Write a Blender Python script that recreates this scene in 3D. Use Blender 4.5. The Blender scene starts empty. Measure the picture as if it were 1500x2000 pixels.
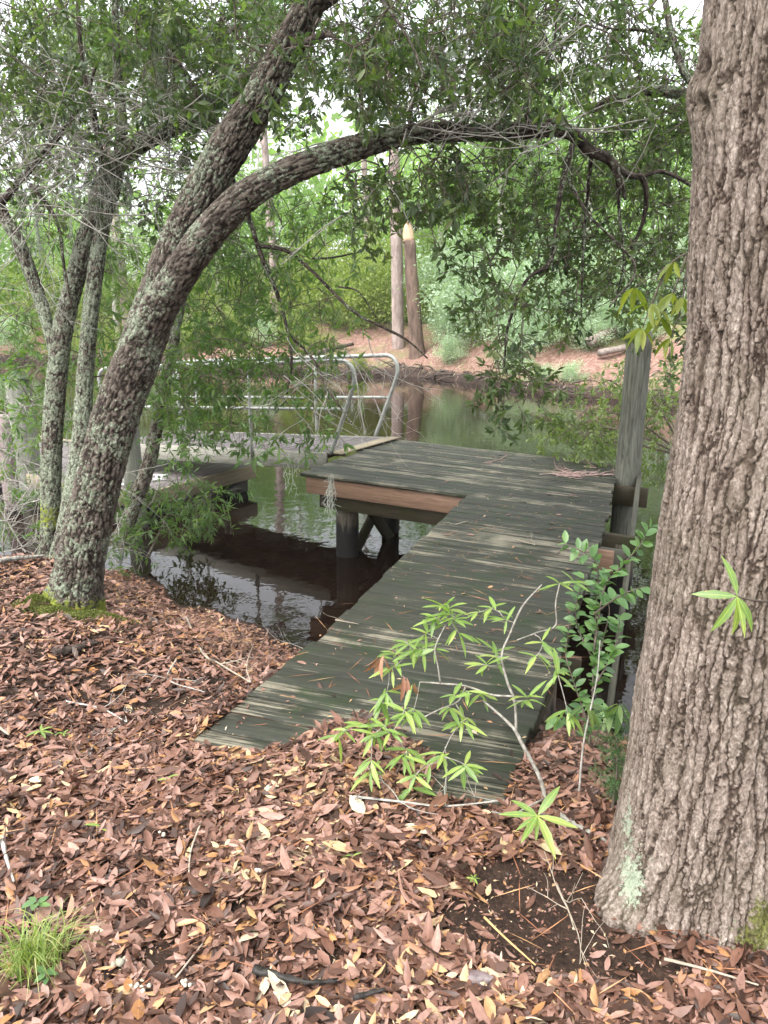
import bpy, math
import numpy as np
from mathutils import Vector, Matrix

# ------------------------------------------------------------------ camera, sky, sun, exposure
SC = bpy.context.scene
COL = SC.collection
PITCH = math.radians(15.0)
CAMZ, FPX = 1.65, 1480.0
cam_d = bpy.data.cameras.new('camera')
cam_d.sensor_fit = 'VERTICAL'
cam_d.sensor_height = 36.0
cam_d.lens = 36.0 * FPX / 2000.0
cam_d.clip_start = 0.05
cam_d.clip_end = 600
CAM = bpy.data.objects.new('camera', cam_d)
COL.objects.link(CAM)
CAM.location = (0, 0, CAMZ)
CAM.rotation_euler = (math.pi / 2 - PITCH, 0, 0)
SC.camera = CAM

SUN_EL, SUN_AZ = math.radians(60), math.radians(222)
world = bpy.data.worlds.new("World")
SC.world = world
world.use_nodes = True
wt = world.node_tree
bg = wt.nodes['Background']
sky = wt.nodes.new('ShaderNodeTexSky')
sky.sky_type = 'NISHITA'
sky.sun_disc = False
sky.sun_elevation = SUN_EL
sky.sun_rotation = SUN_AZ
sky.air_density = 1.0
sky.dust_density = 4.0
hs = wt.nodes.new('ShaderNodeHueSaturation')
hs.inputs['Saturation'].default_value = 0.18
wt.links.new(sky.outputs[0], hs.inputs['Color'])
wt.links.new(hs.outputs[0], bg.inputs['Color'])
bg.inputs['Strength'].default_value = 0.15
sd = bpy.data.lights.new('sun', 'SUN')
sd.energy = 0.55
sd.angle = math.radians(60)
sd.color = (1.0, 0.97, 0.92)
sun = bpy.data.objects.new('sun', sd)
COL.objects.link(sun)
sdir = Vector((math.sin(SUN_AZ) * math.cos(SUN_EL), math.cos(SUN_AZ) * math.cos(SUN_EL), math.sin(SUN_EL)))
sun.rotation_euler = (-sdir).to_track_quat('-Z', 'Y').to_euler()
SC.view_settings.view_transform = 'Standard'
SC.view_settings.look = 'None'
SC.view_settings.gamma = 1.0
SC.view_settings.use_curve_mapping = False
SC.view_settings.exposure = 2.2
SC.render.engine = 'CYCLES'
cy = SC.cycles
cy.use_denoising = True
cy.max_bounces = 8
cy.diffuse_bounces = 4
cy.glossy_bounces = 3
cy.transmission_bounces = 4
cy.transparent_max_bounces = 4
cy.caustics_reflective = False
cy.caustics_refractive = False
cy.sample_clamp_indirect = 8
cy.volume_bounces = 1
cy.volume_step_rate = 4

rng = np.random.default_rng(7)
CP, SP = math.cos(PITCH), math.sin(PITCH)

# ------------------------------------------------------------------ photo measurements -> points of the place
def ray(px, py):
    r, u = (px - 750.0) / FPX, -(py - 1000.0) / FPX
    return np.array([r, CP + u * SP, -SP + u * CP])

def at(px, py, Y):
    d = ray(px, py)
    return np.array([0, 0, CAMZ]) + d * (Y / d[1])

def atz(px, py, z):
    d = ray(px, py)
    return np.array([0, 0, CAMZ]) + d * ((z - CAMZ) / d[2])

def project(P):
    P = np.asarray(P, float)
    q = P - np.array([0, 0, CAMZ])
    dep = q[..., 1] * CP - q[..., 2] * SP
    up = q[..., 1] * SP + q[..., 2] * CP
    return 750 + FPX * q[..., 0] / dep, 1000 - FPX * up / dep, dep

# ------------------------------------------------------------------ noise
def _hash(ix, iy, iz, seed):
    h = (ix.astype(np.int64) * 374761393 + iy.astype(np.int64) * 668265263 + iz.astype(np.int64) * 1440662683 + seed * 974634777) & 0xffffffff
    h = ((h ^ (h >> 13)) * 1274126177) & 0xffffffff
    h = ((h ^ (h >> 16)) * 2246822519) & 0xffffffff
    return ((h ^ (h >> 15)) & 0xffffff) / float(0x1000000)

def vnoise(p, seed=0):
    p = np.asarray(p, float)
    i = np.floor(p).astype(np.int64)
    f = p - i
    f = f * f * (3 - 2 * f)
    out = 0
    for dx in (0, 1):
        for dy in (0, 1):
            for dz in (0, 1):
                w = (f[:, 0] if dx else 1 - f[:, 0]) * (f[:, 1] if dy else 1 - f[:, 1]) * (f[:, 2] if dz else 1 - f[:, 2])
                out = out + w * _hash(i[:, 0] + dx, i[:, 1] + dy, i[:, 2] + dz, seed)
    return out

def fbm(p, octaves=3, seed=0):
    a, s, t = 0.5, 0.0, 0.0
    p = np.asarray(p, float)
    for o in range(octaves):
        s = s + a * vnoise(p * (2 ** o), seed + o)
        t += a
        a *= 0.5
    return s / t

def worley(p, seed=0):
    i = np.floor(p).astype(np.int64)
    f1 = np.full(len(p), 9.0)
    f2 = np.full(len(p), 9.0)
    cid = np.zeros(len(p))
    for dx in (-1, 0, 1):
        for dy in (-1, 0, 1):
            for dz in (-1, 0, 1):
                c = i + np.array([dx, dy, dz])
                q = np.stack([c[:, k] + _hash(c[:, 0], c[:, 1], c[:, 2], seed + 11 * k) for k in range(3)], 1)
                d = np.sqrt(((p - q) ** 2).sum(1))
                m = d < f1
                f2 = np.where(m, f1, np.minimum(f2, d))
                cid = np.where(m, _hash(c[:, 0], c[:, 1], c[:, 2], seed + 77), cid)
                f1 = np.where(m, d, f1)
    return f1, f2, cid

def sstep(a, b, x):
    t = np.clip((x - a) / (b - a), 0, 1)
    return t * t * (3 - 2 * t)

# ------------------------------------------------------------------ mesh building
class MB:
    def __init__(self):
        self.v, self.f3, self.f4, self.a, self.n = [], [], [], {}, 0

    def add(self, v, tris=None, quads=None, **attrs):
        v = np.asarray(v, float).reshape(-1, 3)
        self.v.append(v)
        if tris is not None and len(tris):
            self.f3.append(np.asarray(tris, np.int64).reshape(-1, 3) + self.n)
        if quads is not None and len(quads):
            self.f4.append(np.asarray(quads, np.int64).reshape(-1, 4) + self.n)
        for k, val in attrs.items():
            self.a.setdefault(k, []).append((self.n, np.broadcast_to(np.asarray(val, float), (len(v),))))
        self.n += len(v)

    def box(self, c, half, R=None):
        s = np.array([[-1, -1, -1], [1, -1, -1], [1, 1, -1], [-1, 1, -1], [-1, -1, 1], [1, -1, 1], [1, 1, 1], [-1, 1, 1]], float) * np.asarray(half)
        if R is not None:
            s = s @ np.asarray(R).T
        self.add(s + np.asarray(c), quads=[[0, 3, 2, 1], [4, 5, 6, 7], [0, 1, 5, 4], [1, 2, 6, 5], [2, 3, 7, 6], [3, 0, 4, 7]])

    def mesh(self, name, smooth=False):
        me = bpy.data.meshes.new(name)
        v = np.concatenate(self.v)
        f3 = np.concatenate(self.f3) if self.f3 else np.zeros((0, 3), np.int64)
        f4 = np.concatenate(self.f4) if self.f4 else np.zeros((0, 4), np.int64)
        me.vertices.add(len(v))
        me.vertices.foreach_set('co', v.astype(np.float32).ravel())
        loops = np.concatenate([f3.ravel(), f4.ravel()]).astype(np.int32)
        me.loops.add(len(loops))
        me.loops.foreach_set('vertex_index', loops)
        n3, n4 = len(f3), len(f4)
        me.polygons.add(n3 + n4)
        me.polygons.foreach_set('loop_start', np.concatenate([np.arange(n3) * 3, n3 * 3 + np.arange(n4) * 4]).astype(np.int32))
        if smooth:
            me.polygons.foreach_set('use_smooth', np.ones(n3 + n4, bool))
        for k, parts in self.a.items():
            arr = np.zeros(len(v), np.float32)
            for s, val in parts:
                arr[s:s + len(val)] = val
            at_ = me.attributes.new(k, 'FLOAT', 'POINT')
            at_.data.foreach_set('value', arr)
        me.update(calc_edges=True)
        return me

    def build(self, name, mat, parent=None, smooth=False, kind=None):
        return obj(name, self.mesh(name, smooth), mat, parent, kind)

def obj(name, me, mat=None, parent=None, kind=None):
    o = bpy.data.objects.new(name, me)
    COL.objects.link(o)
    if mat is not None and not me.materials:
        me.materials.append(mat)
    if parent is not None:
        o.parent = parent
        o.matrix_parent_inverse = Matrix.Translation(-Vector(parent.location))
    if kind:
        o['kind'] = kind
    return o

def tag(o, label=None, cat=None, group=None, kind=None):
    if label: o['label'] = label
    if cat: o['category'] = cat
    if group: o['group'] = group
    if kind: o['kind'] = kind
    return o

def thing(name, label, cat, loc, group=None):
    o = bpy.data.objects.new(name, None)
    o.empty_display_size = 0.1
    COL.objects.link(o)
    o.location = [float(x) for x in loc]
    return tag(o, label, cat, group)

def spline(pts, rad, step):
    """Catmull-Rom through control points, resampled by arc length."""
    P = np.asarray(pts, float)
    r = np.asarray(rad, float)
    if len(P) == 2:
        P = np.stack([P[0], (P[0] + P[1]) / 2, P[1]])
        r = np.array([r[0], (r[0] + r[1]) / 2, r[1]])
    E = np.concatenate([[2 * P[0] - P[1]], P, [2 * P[-1] - P[-2]]])
    er = np.concatenate([[r[0]], r, [r[-1]]])
    out, orr = [], []
    for k in range(len(P) - 1):
        t = np.linspace(0, 1, 16, endpoint=False)[:, None]
        p0, p1, p2, p3 = E[k], E[k + 1], E[k + 2], E[k + 3]
        out.append(0.5 * (2 * p1 + (p2 - p0) * t + (2 * p0 - 5 * p1 + 4 * p2 - p3) * t ** 2 + (3 * p1 - p0 - 3 * p2 + p3) * t ** 3))
        tt = t[:, 0]
        ts = tt * tt * (3 - 2 * tt)
        orr.append(er[k + 1] * (1 - ts) + er[k + 2] * ts)
    out = np.concatenate(out + [P[-1:]])
    orr = np.concatenate(orr + [r[-1:]])
    s = np.concatenate([[0], np.cumsum(np.linalg.norm(np.diff(out, axis=0), axis=1))])
    if np.isscalar(step):
        S = np.linspace(0, s[-1], max(2, int(round(s[-1] / step)) + 1))
    else:
        S = np.asarray(step) * s[-1]
    C = np.stack([np.interp(S, s, out[:, k]) for k in range(3)], 1)
    return C, np.interp(S, s, orr), S

def frames(C):
    T = np.gradient(C, axis=0)
    T /= np.linalg.norm(T, axis=1, keepdims=True) + 1e-12
    N = np.zeros_like(C)
    ref = np.array([0, -1.0, 0]) if abs(T[0][1]) < 0.9 else np.array([1.0, 0, 0])
    n = ref - T[0] * (ref @ T[0])
    n /= np.linalg.norm(n)
    for i in range(len(C)):
        n = n - T[i] * (n @ T[i])
        n /= np.linalg.norm(n) + 1e-12
        N[i] = n
    return T, N, np.cross(T, N)

def tube(mb, pts, rad, nseg=6, step=0.1, disp=None, theta=None, cap=True, **attrs):
    C, R, S = spline(pts, rad, step)
    T, N, B = frames(C)
    th = np.linspace(0, 2 * np.pi, nseg, endpoint=False) if theta is None else theta
    nseg = len(th)
    m = len(C)
    TH = np.broadcast_to(th[None, :], (m, nseg))
    RR = np.broadcast_to(R[:, None], (m, nseg)).copy()
    ex = {}
    if disp is not None:
        RR, ex = disp(TH, RR, np.broadcast_to(S[:, None], (m, nseg)), C)
    V = C[:, None, :] + RR[..., None] * (np.cos(TH)[..., None] * N[:, None, :] + np.sin(TH)[..., None] * B[:, None, :])
    i = np.arange(m - 1)[:, None] * nseg
    j = np.arange(nseg)[None, :]
    j2 = (j + 1) % nseg
    quads = np.stack([i + j, i + j2, i + nseg + j2, i + nseg + j], -1).reshape(-1, 4)
    V = V.reshape(-1, 3)
    tris = None
    if cap:
        k = len(V)
        V = np.concatenate([V, C[:1], C[-1:]])
        jj = np.arange(nseg)
        jn = (jj + 1) % nseg
        tris = np.concatenate([np.stack([np.full(nseg, k), jn, jj], 1), np.stack([np.full(nseg, k + 1), (m - 1) * nseg + jj, (m - 1) * nseg + jn], 1)])
        for q in list(ex):
            ex[q] = np.concatenate([ex[q].ravel(), [0.3, 0.3]])
    mb.add(V, tris, quads, **{q: np.asarray(x).ravel() for q, x in ex.items()}, **attrs)
    return C, R

# ------------------------------------------------------------------ materials
class NT:
    def __init__(self, name):
        self.m = bpy.data.materials.new(name)
        self.m.use_nodes = True
        self.t = self.m.node_tree
        self.bsdf = self.t.nodes['Principled BSDF']
        self.out = self.t.nodes['Material Output']

    def n(self, typ, **kw):
        nd = self.t.nodes.new(typ)
        for k, v in kw.items():
            setattr(nd, k, v)
        return nd

    def set(self, sock, v):
        if hasattr(v, 'is_output') or isinstance(v, bpy.types.NodeSocket):
            self.t.links.new(v, sock)
        elif isinstance(v, (tuple, list)) and sock.type == 'RGBA' and len(v) == 3:
            sock.default_value = (*v, 1)
        else:
            sock.default_value = v

    def coord(self, which='Object', scale=(1, 1, 1), offset=None):
        tc = self.n('ShaderNodeTexCoord')
        mp = self.n('ShaderNodeMapping')
        self.t.links.new(tc.outputs[which], mp.inputs['Vector'])
        mp.inputs['Scale'].default_value = scale
        if offset is not None:
            self.set(mp.inputs['Location'], offset)
        return mp.outputs[0]

    def world(self, scale=(1, 1, 1)):
        g = self.n('ShaderNodeNewGeometry')
        mp = self.n('ShaderNodeMapping')
        self.t.links.new(g.outputs['Position'], mp.inputs['Vector'])
        mp.inputs['Scale'].default_value = scale
        return mp.outputs[0]

    def noise(self, vec, scale=5, detail=4, rough=0.55, out='Fac', dist=0.0):
        nd = self.n('ShaderNodeTexNoise')
        self.t.links.new(vec, nd.inputs['Vector'])
        nd.inputs['Scale'].default_value = scale
        nd.inputs['Detail'].default_value = detail
        nd.inputs['Roughness'].default_value = rough
        nd.inputs['Distortion'].default_value = dist
        return nd.outputs[out]

    def voro(self, vec, scale=5, feature='F1', out='Distance'):
        nd = self.n('ShaderNodeTexVoronoi', feature=feature)
        self.t.links.new(vec, nd.inputs['Vector'])
        nd.inputs['Scale'].default_value = scale
        return nd.outputs[out]

    def ramp(self, fac, stops, interp='LINEAR'):
        nd = self.n('ShaderNodeValToRGB')
        cr = nd.color_ramp
        cr.interpolation = interp
        while len(cr.elements) < len(stops):
            cr.elements.new(0.5)
        for e, (p, c) in zip(cr.elements, stops):
            e.position = p
            e.color = (c, c, c, 1) if isinstance(c, (int, float)) else (*c, 1)
        self.t.links.new(fac, nd.inputs['Fac'])
        return nd.outputs['Color']

    def mix(self, fac, a, b, mode='MIX'):
        nd = self.n('ShaderNodeMix', data_type='RGBA', blend_type=mode)
        self.set(nd.inputs[0], fac)
        self.set(nd.inputs[6], a)
        self.set(nd.inputs[7], b)
        return nd.outputs[2]

    def math(self, op, a, b=0.0, clamp=False):
        nd = self.n('ShaderNodeMath', operation=op)
        nd.use_clamp = clamp
        self.set(nd.inputs[0], a)
        self.set(nd.inputs[1], b)
        return nd.outputs[0]

    def attr(self, name):
        nd = self.n('ShaderNodeAttribute')
        nd.attribute_name = name
        return nd.outputs['Fac']

    def objrnd(self):
        return self.n('ShaderNodeObjectInfo').outputs['Random']

    def bump(self, h, strength=0.5, dist=0.01):
        nd = self.n('ShaderNodeBump')
        nd.inputs['Strength'].default_value = strength
        nd.inputs['Distance'].default_value = dist
        self.t.links.new(h, nd.inputs['Height'])
        self.t.links.new(nd.outputs[0], self.bsdf.inputs['Normal'])

    def done(self, color, rough=0.7, spec=0.4, metal=0.0):
        self.set(self.bsdf.inputs['Base Color'], color)
        self.set(self.bsdf.inputs['Roughness'], rough)
        self.set(self.bsdf.inputs['Specular IOR Level'], spec)
        self.set(self.bsdf.inputs['Metallic'], metal)
        return self.m

def leaf_mat(name, stops, trans=0.4, rough=0.4, src='attr', tcol=1.5, spots=False, rib=0.0):
    t = NT(name)
    r = t.attr('rnd') if src == 'attr' else t.objrnd()
    c = t.ramp(r, stops)
    nz = t.noise(t.world(), 45 if not spots else 60, 3)
    c = t.mix(t.ramp(nz, [(0.35, 0.0), (0.75, 0.6)]), c, t.mix(1.0, c, (1.35, 1.25, 0.8), 'MULTIPLY'))
    if spots:
        sp = t.ramp(t.noise(t.world(), 110, 2), [(0.66, 0.0), (0.72, 1.0)])
        c = t.mix(sp, c, (0.38, 0.30, 0.10))
    if rib > 0:
        sx = t.n('ShaderNodeSeparateXYZ')
        t.t.links.new(t.coord('Object'), sx.inputs[0])
        ab = t.math('DIVIDE', t.math('ABSOLUTE', sx.outputs['Y']), rib)
        c = t.mix(t.ramp(ab, [(0.45, 0.7), (1.0, 0.0)]), c, t.mix(1.0, c, (1.9, 1.75, 1.5), 'MULTIPLY'))
    m = t.done(c, rough, 0.5)
    if trans > 0:
        tr = t.n('ShaderNodeBsdfTranslucent')
        t.set(tr.inputs['Color'], t.mix(1.0, c, (tcol * 1.1, tcol * 1.25, tcol * 0.6), 'MULTIPLY'))
        mx = t.n('ShaderNodeMixShader')
        mx.inputs[0].default_value = trans
        t.t.links.new(t.bsdf.outputs[0], mx.inputs[1])
        t.t.links.new(tr.outputs[0], mx.inputs[2])
        t.t.links.new(mx.outputs[0], t.out.inputs['Surface'])
    return m

OAK = [(0.0, (0.026, 0.046, 0.019)), (0.45, (0.058, 0.092, 0.036)), (0.8, (0.10, 0.142, 0.055)), (1.0, (0.15, 0.18, 0.075))]
BAY = [(0.0, (0.055, 0.105, 0.04)), (0.5, (0.085, 0.145, 0.05)), (0.9, (0.12, 0.18, 0.055)), (1.0, (0.16, 0.2, 0.06))]
SAP = [(0.0, (0.12, 0.20, 0.06)), (0.6, (0.18, 0.28, 0.08)), (1.0, (0.27, 0.35, 0.11))]
M_OAKLEAF = leaf_mat('oak leaf green', OAK, 0.45, 0.34, tcol=1.75)
M_OAKLEAF_O = leaf_mat('oak leaf green single', OAK, 0.45, 0.34, src='obj', tcol=1.75)
M_BAYLEAF = leaf_mat('bay leaf green', BAY, 0.48, 0.4, tcol=1.8)
M_BAYLEAF_O = leaf_mat('bay leaf green single', BAY, 0.42, 0.42, src='obj')
M_YELLEAF_O = leaf_mat('yellow green leaf', [(0, (0.13, 0.18, 0.03)), (1, (0.22, 0.24, 0.05))], 0.45, 0.45, src='obj')
M_SAPLEAF = leaf_mat('sapling leaf', SAP, 0.4, 0.36, src='obj', spots=True, rib=0.0014)
M_PRIVET = leaf_mat('privet leaf', [(0, (0.075, 0.15, 0.065)), (1, (0.15, 0.26, 0.10))], 0.3, 0.4, src='obj')
M_DEADLEAF = leaf_mat('dead hanging leaf', [(0, (0.22, 0.10, 0.07)), (1, (0.34, 0.19, 0.13))], 0.2, 0.5, src='obj')
M_FARLEAF = leaf_mat('far forest leaf', [(0, (0.09, 0.15, 0.06)), (0.5, (0.14, 0.22, 0.08)), (1, (0.20, 0.29, 0.10))], 0.5, 0.5, tcol=1.8)
M_PINELEAF = leaf_mat('far pine needles', [(0, (0.06, 0.13, 0.04)), (1, (0.12, 0.22, 0.06))], 0.4, 0.6)
M_SHRUBLEAF = leaf_mat('pale far shrub leaf', [(0, (0.19, 0.26, 0.20)), (0.5, (0.27, 0.36, 0.28)), (1, (0.36, 0.45, 0.36))], 0.35, 0.5)
M_YSHRUB = leaf_mat('yellow green far shrub leaf', [(0, (0.12, 0.17, 0.04)), (1, (0.22, 0.27, 0.07))], 0.4, 0.5)
M_GRASS = leaf_mat('tuft grass blade', [(0, (0.12, 0.18, 0.045)), (0.7, (0.21, 0.28, 0.075)), (1, (0.38, 0.37, 0.19))], 0.35, 0.45)
M_CEDAR = leaf_mat('cedar foliage', [(0, (0.035, 0.075, 0.025)), (1, (0.06, 0.12, 0.04))], 0.2, 0.6)
LIT = [(0.0, (0.016, 0.010, 0.008)), (0.22, (0.055, 0.028, 0.019)), (0.42, (0.130, 0.064, 0.043)), (0.62, (0.205, 0.108, 0.078)), (0.79, (0.30, 0.182, 0.146)),
       (0.86, (0.31, 0.150, 0.058)), (0.93, (0.45, 0.33, 0.19)), (1.0, (0.54, 0.46, 0.34))]

def litter_mat(name, src):
    t = NT(name)
    c = t.ramp(t.attr('rnd') if src == 'attr' else t.objrnd(), LIT)
    nz = t.noise(t.world(), 60, 4)
    c = t.mix(t.ramp(nz, [(0.4, 0.0), (0.7, 0.55)]), c, t.mix(1.0, c, (0.55, 0.45, 0.42), 'MULTIPLY'))
    if src == 'obj':
        sx = t.n('ShaderNodeSeparateXYZ')
        t.t.links.new(t.coord('Object'), sx.inputs[0])
        ab = t.math('DIVIDE', t.math('ABSOLUTE', sx.outputs['Y']), 0.022)
        c = t.mix(t.ramp(ab, [(0.4, 0.6), (1.0, 0.0)]), c, t.mix(1.0, c, (1.5, 1.4, 1.3), 'MULTIPLY'))
    return t.done(c, 0.45, 0.32)
M_LITTER = litter_mat('fallen leaf brown', 'attr')
M_LITTER_O = litter_mat('fallen leaf brown single', 'obj')
t = NT('pine needle'); M_NEEDLE = t.done(t.ramp(t.attr('rnd'), [(0, (0.16, 0.06, 0.03)), (0.6, (0.33, 0.14, 0.07)), (1, (0.46, 0.27, 0.13))]), 0.5, 0.4)

def bark_big():
    t = NT('broad grey brown bark')
    h = t.attr('h')
    v = t.coord('Object', (1, 1, 0.35))
    o = t.coord('Object')
    n1 = t.noise(v, 60, 8, 0.75)
    n2 = t.noise(o, 4, 3)
    n3 = t.noise(t.coord('Object', (1, 1, 0.55)), 170, 5, 0.7)
    fl = t.voro(t.coord('Object', (1, 1, 0.6)), 130, 'F1', 'Color')
    c = t.ramp(h, [(0.0, (0.075, 0.057, 0.047)), (0.3, (0.205, 0.172, 0.148)), (0.7, (0.32, 0.283, 0.255)), (1.0, (0.41, 0.372, 0.343))])  # furrow tones: inner bark colour plus shade painted in by relief height
    c = t.mix(t.ramp(n1, [(0.38, 0.0), (0.62, 1.0)]), t.mix(1.0, c, (0.62, 0.57, 0.53), 'MULTIPLY'), t.mix(1.0, c, (1.32, 1.28, 1.25), 'MULTIPLY'))
    c = t.mix(t.ramp(n3, [(0.40, 0.0), (0.66, 1.0)]), t.mix(1.0, c, (0.68, 0.64, 0.61), 'MULTIPLY'), t.mix(1.0, c, (1.28, 1.26, 1.24), 'MULTIPLY'))
    bw = t.n('ShaderNodeRGBToBW'); t.set(bw.inputs[0], fl)
    c = t.mix(t.ramp(bw.outputs[0], [(0.3, 0.0), (0.7, 1.0)]), t.mix(1.0, c, (0.84, 0.82, 0.80), 'MULTIPLY'), t.mix(1.0, c, (1.14, 1.13, 1.12), 'MULTIPLY'))
    c = t.mix(t.ramp(n2, [(0.45, 0.0), (0.75, 0.35)]), c, (0.14, 0.13, 0.085))
    li = t.attr('lichen')
    ln = t.noise(o, 62, 7, 0.75)
    lm = t.ramp(t.math('ADD', li, t.math('MULTIPLY', t.math('SUBTRACT', ln, 0.5), 3.4)), [(0.66, 0.0), (0.78, 0.9)])
    c = t.mix(t.math('MULTIPLY', lm, t.ramp(li, [(0.04, 0.0), (0.2, 1.0)])), c, t.mix(t.ramp(n3, [(0.35, 0.0), (0.65, 1.0)]), (0.27, 0.33, 0.22), (0.50, 0.55, 0.43)))
    sp = t.ramp(t.noise(o, 75, 3, 0.6), [(0.70, 0.0), (0.74, 0.75)])
    c = t.mix(t.math('MULTIPLY', sp, t.ramp(n2, [(0.4, 0.2), (0.6, 1.0)])), c, (0.48, 0.47, 0.42))
    mo = t.attr('moss')
    mm = t.ramp(t.math('ADD', mo, t.math('MULTIPLY', t.math('SUBTRACT', ln, 0.5), 2.6)), [(0.5, 0.0), (0.75, 0.9)])
    c = t.mix(t.math('MULTIPLY', mm, t.ramp(mo, [(0.04, 0.0), (0.2, 1.0)])), c, t.mix(t.ramp(n3, [(0.4, 0.0), (0.6, 1.0)]), (0.07, 0.075, 0.02), (0.20, 0.21, 0.05)))
    t.bump(t.math('ADD', t.math('ADD', n3, t.math('MULTIPLY', n1, 0.8)), t.math('MULTIPLY', bw.outputs[0], 0.35)), 1.0, 0.012)
    return t.done(c, 0.88, 0.2)
M_BARKBIG = bark_big()

def bark_oak(name, lich=0.5, tint=(1, 1, 1)):
    t = NT(name)
    h = t.attr('h')
    v = t.coord('Object')
    n1 = t.noise(v, 40, 6, 0.65)
    c = t.ramp(h, [(0.0, (0.022, 0.016, 0.013)), (0.35, (0.080, 0.067, 0.058)), (1.0, (0.22, 0.196, 0.174))])  # low relief goes darker: inner bark colour and painted crevice shade
    c = t.mix(t.ramp(n1, [(0.35, 0.0), (0.7, 0.8)]), t.mix(1.0, c, (0.65, 0.6, 0.56), 'MULTIPLY'), t.mix(1.0, c, (1.3, 1.22, 1.16), 'MULTIPLY'))
    c = t.mix(1.0, c, tint, 'MULTIPLY')
    big = t.noise(v, 4.5, 4, 0.65)
    fine = t.noise(v, 34, 4, 0.7)
    vz = t.voro(v, 44)
    vs2 = t.voro(v, 100)
    lm = t.math('ADD', t.math('MULTIPLY', big, 1.2), t.math('MULTIPLY', fine, 0.7))
    lm = t.math('SUBTRACT', lm, t.math('ADD', t.math('MULTIPLY', vz, 0.40), t.math('MULTIPLY', vs2, 0.25)))
    lm = t.math('MULTIPLY', t.ramp(t.math('ADD', lm, lich - 0.5), [(0.56, 0.0), (0.62, 1.0)]), t.ramp(h, [(0.1, 0.25), (0.4, 1.0)]))
    lc = t.ramp(t.noise(v, 70, 2), [(0.35, (0.13, 0.16, 0.10)), (0.5, (0.22, 0.25, 0.18)), (0.68, (0.36, 0.38, 0.30))])
    c = t.mix(lm, c, lc)
    mo = t.attr('moss')
    mm = t.ramp(t.math('ADD', mo, t.math('MULTIPLY', t.math('SUBTRACT', fine, 0.5), 1.4)), [(0.45, 0.0), (0.6, 1.0)])
    c = t.mix(mm, c, t.mix(t.ramp(fine, [(0.4, 0.0), (0.6, 1.0)]), (0.09, 0.12, 0.02), (0.26, 0.30, 0.05)))
    t.bump(t.noise(v, 90, 6, 0.75), 1.0, 0.016)
    return t.done(c, 0.88, 0.2)
M_BARKOAK = bark_oak('furrowed oak bark with lichen', 0.405)
M_BARKLICH = bark_oak('slender stem bark crusted with lichen', 0.52)
M_BARKDARK = bark_oak('dark damp branch bark', 0.36, (0.75, 0.72, 0.72))

def simple(name, c0, c1, scale=30, rough=0.8, stretch=(1, 1, 1), spec=0.3, bump=0.4, metal=0.0, bd=0.004):
    t = NT(name)
    nz = t.noise(t.coord('Object', stretch), scale, 5, 0.6)
    c = t.ramp(nz, [(0.3, c0), (0.7, c1)])
    if bump:
        t.bump(nz, bump, bd)
    return t.done(c, rough, spec, metal)
M_TWIGGREY = simple('grey dead twig', (0.20, 0.185, 0.165), (0.42, 0.40, 0.36))
M_TWIGBROWN = simple('brown living twig', (0.06, 0.045, 0.035), (0.15, 0.12, 0.095))
M_TWIGPALE = simple('pale bare twig', (0.20, 0.16, 0.12), (0.40, 0.34, 0.27))
M_SAPSTEM = simple('mottled pale sapling stem', (0.10, 0.085, 0.07), (0.34, 0.32, 0.28), 60)
M_CHAR = simple('charred black wood', (0.008, 0.007, 0.006), (0.04, 0.034, 0.03), 60, 0.6)
M_ROT = simple('dark rotten wood', (0.015, 0.011, 0.009), (0.07, 0.05, 0.04), 50, 0.85)
M_FUNGUS = simple('white fungus', (0.30, 0.27, 0.20), (0.55, 0.51, 0.42), 80, 0.9)
M_MOSSHANG = simple('grey spanish moss', (0.24, 0.26, 0.22), (0.44, 0.46, 0.40), 40, 0.9)
M_MOSSGRD = simple('bright ground moss', (0.10, 0.12, 0.02), (0.28, 0.30, 0.06), 60, 0.95, bump=0.9)
M_PINEBARK = simple('scaly pine bark', (0.15, 0.11, 0.095), (0.38, 0.31, 0.28), 6, 0.9, (1, 1, 0.35), 0.2, 0.8, bd=0.05)
M_SNAGBARK = simple('dark peeling snag bark', (0.05, 0.035, 0.028), (0.19, 0.13, 0.10), 6, 0.9, (1, 1, 0.3), 0.2, 0.8, bd=0.05)
M_RAWWOOD = simple('bare orange snag wood', (0.38, 0.24, 0.14), (0.55, 0.42, 0.29), 8, 0.8, (1, 1, 0.2))
M_PALETRUNK = simple('pale thin trunk', (0.32, 0.30, 0.27), (0.55, 0.52, 0.48), 5, 0.85)
M_ROOT = simple('dark wet root', (0.02, 0.015, 0.012), (0.10, 0.075, 0.06), 8, 0.7)
M_LOG = simple('weathered log', (0.10, 0.075, 0.062), (0.28, 0.24, 0.21), 5, 0.85)
M_METAL = simple('dull galvanised pipe', (0.25, 0.26, 0.24), (0.40, 0.41, 0.38), 12, 0.5, (1, 1, 1), 0.5, 0.1, 0.35)
M_FLOAT = simple('black plastic float', (0.008, 0.008, 0.009), (0.022, 0.022, 0.024), 10, 0.4)
M_WHITE = simple('white painted metal', (0.6, 0.6, 0.58), (0.78, 0.78, 0.76), 10, 0.5)
M_SHELL = simple('dark curled leaf', (0.05, 0.035, 0.035), (0.16, 0.12, 0.12), 50, 0.35)

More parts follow.
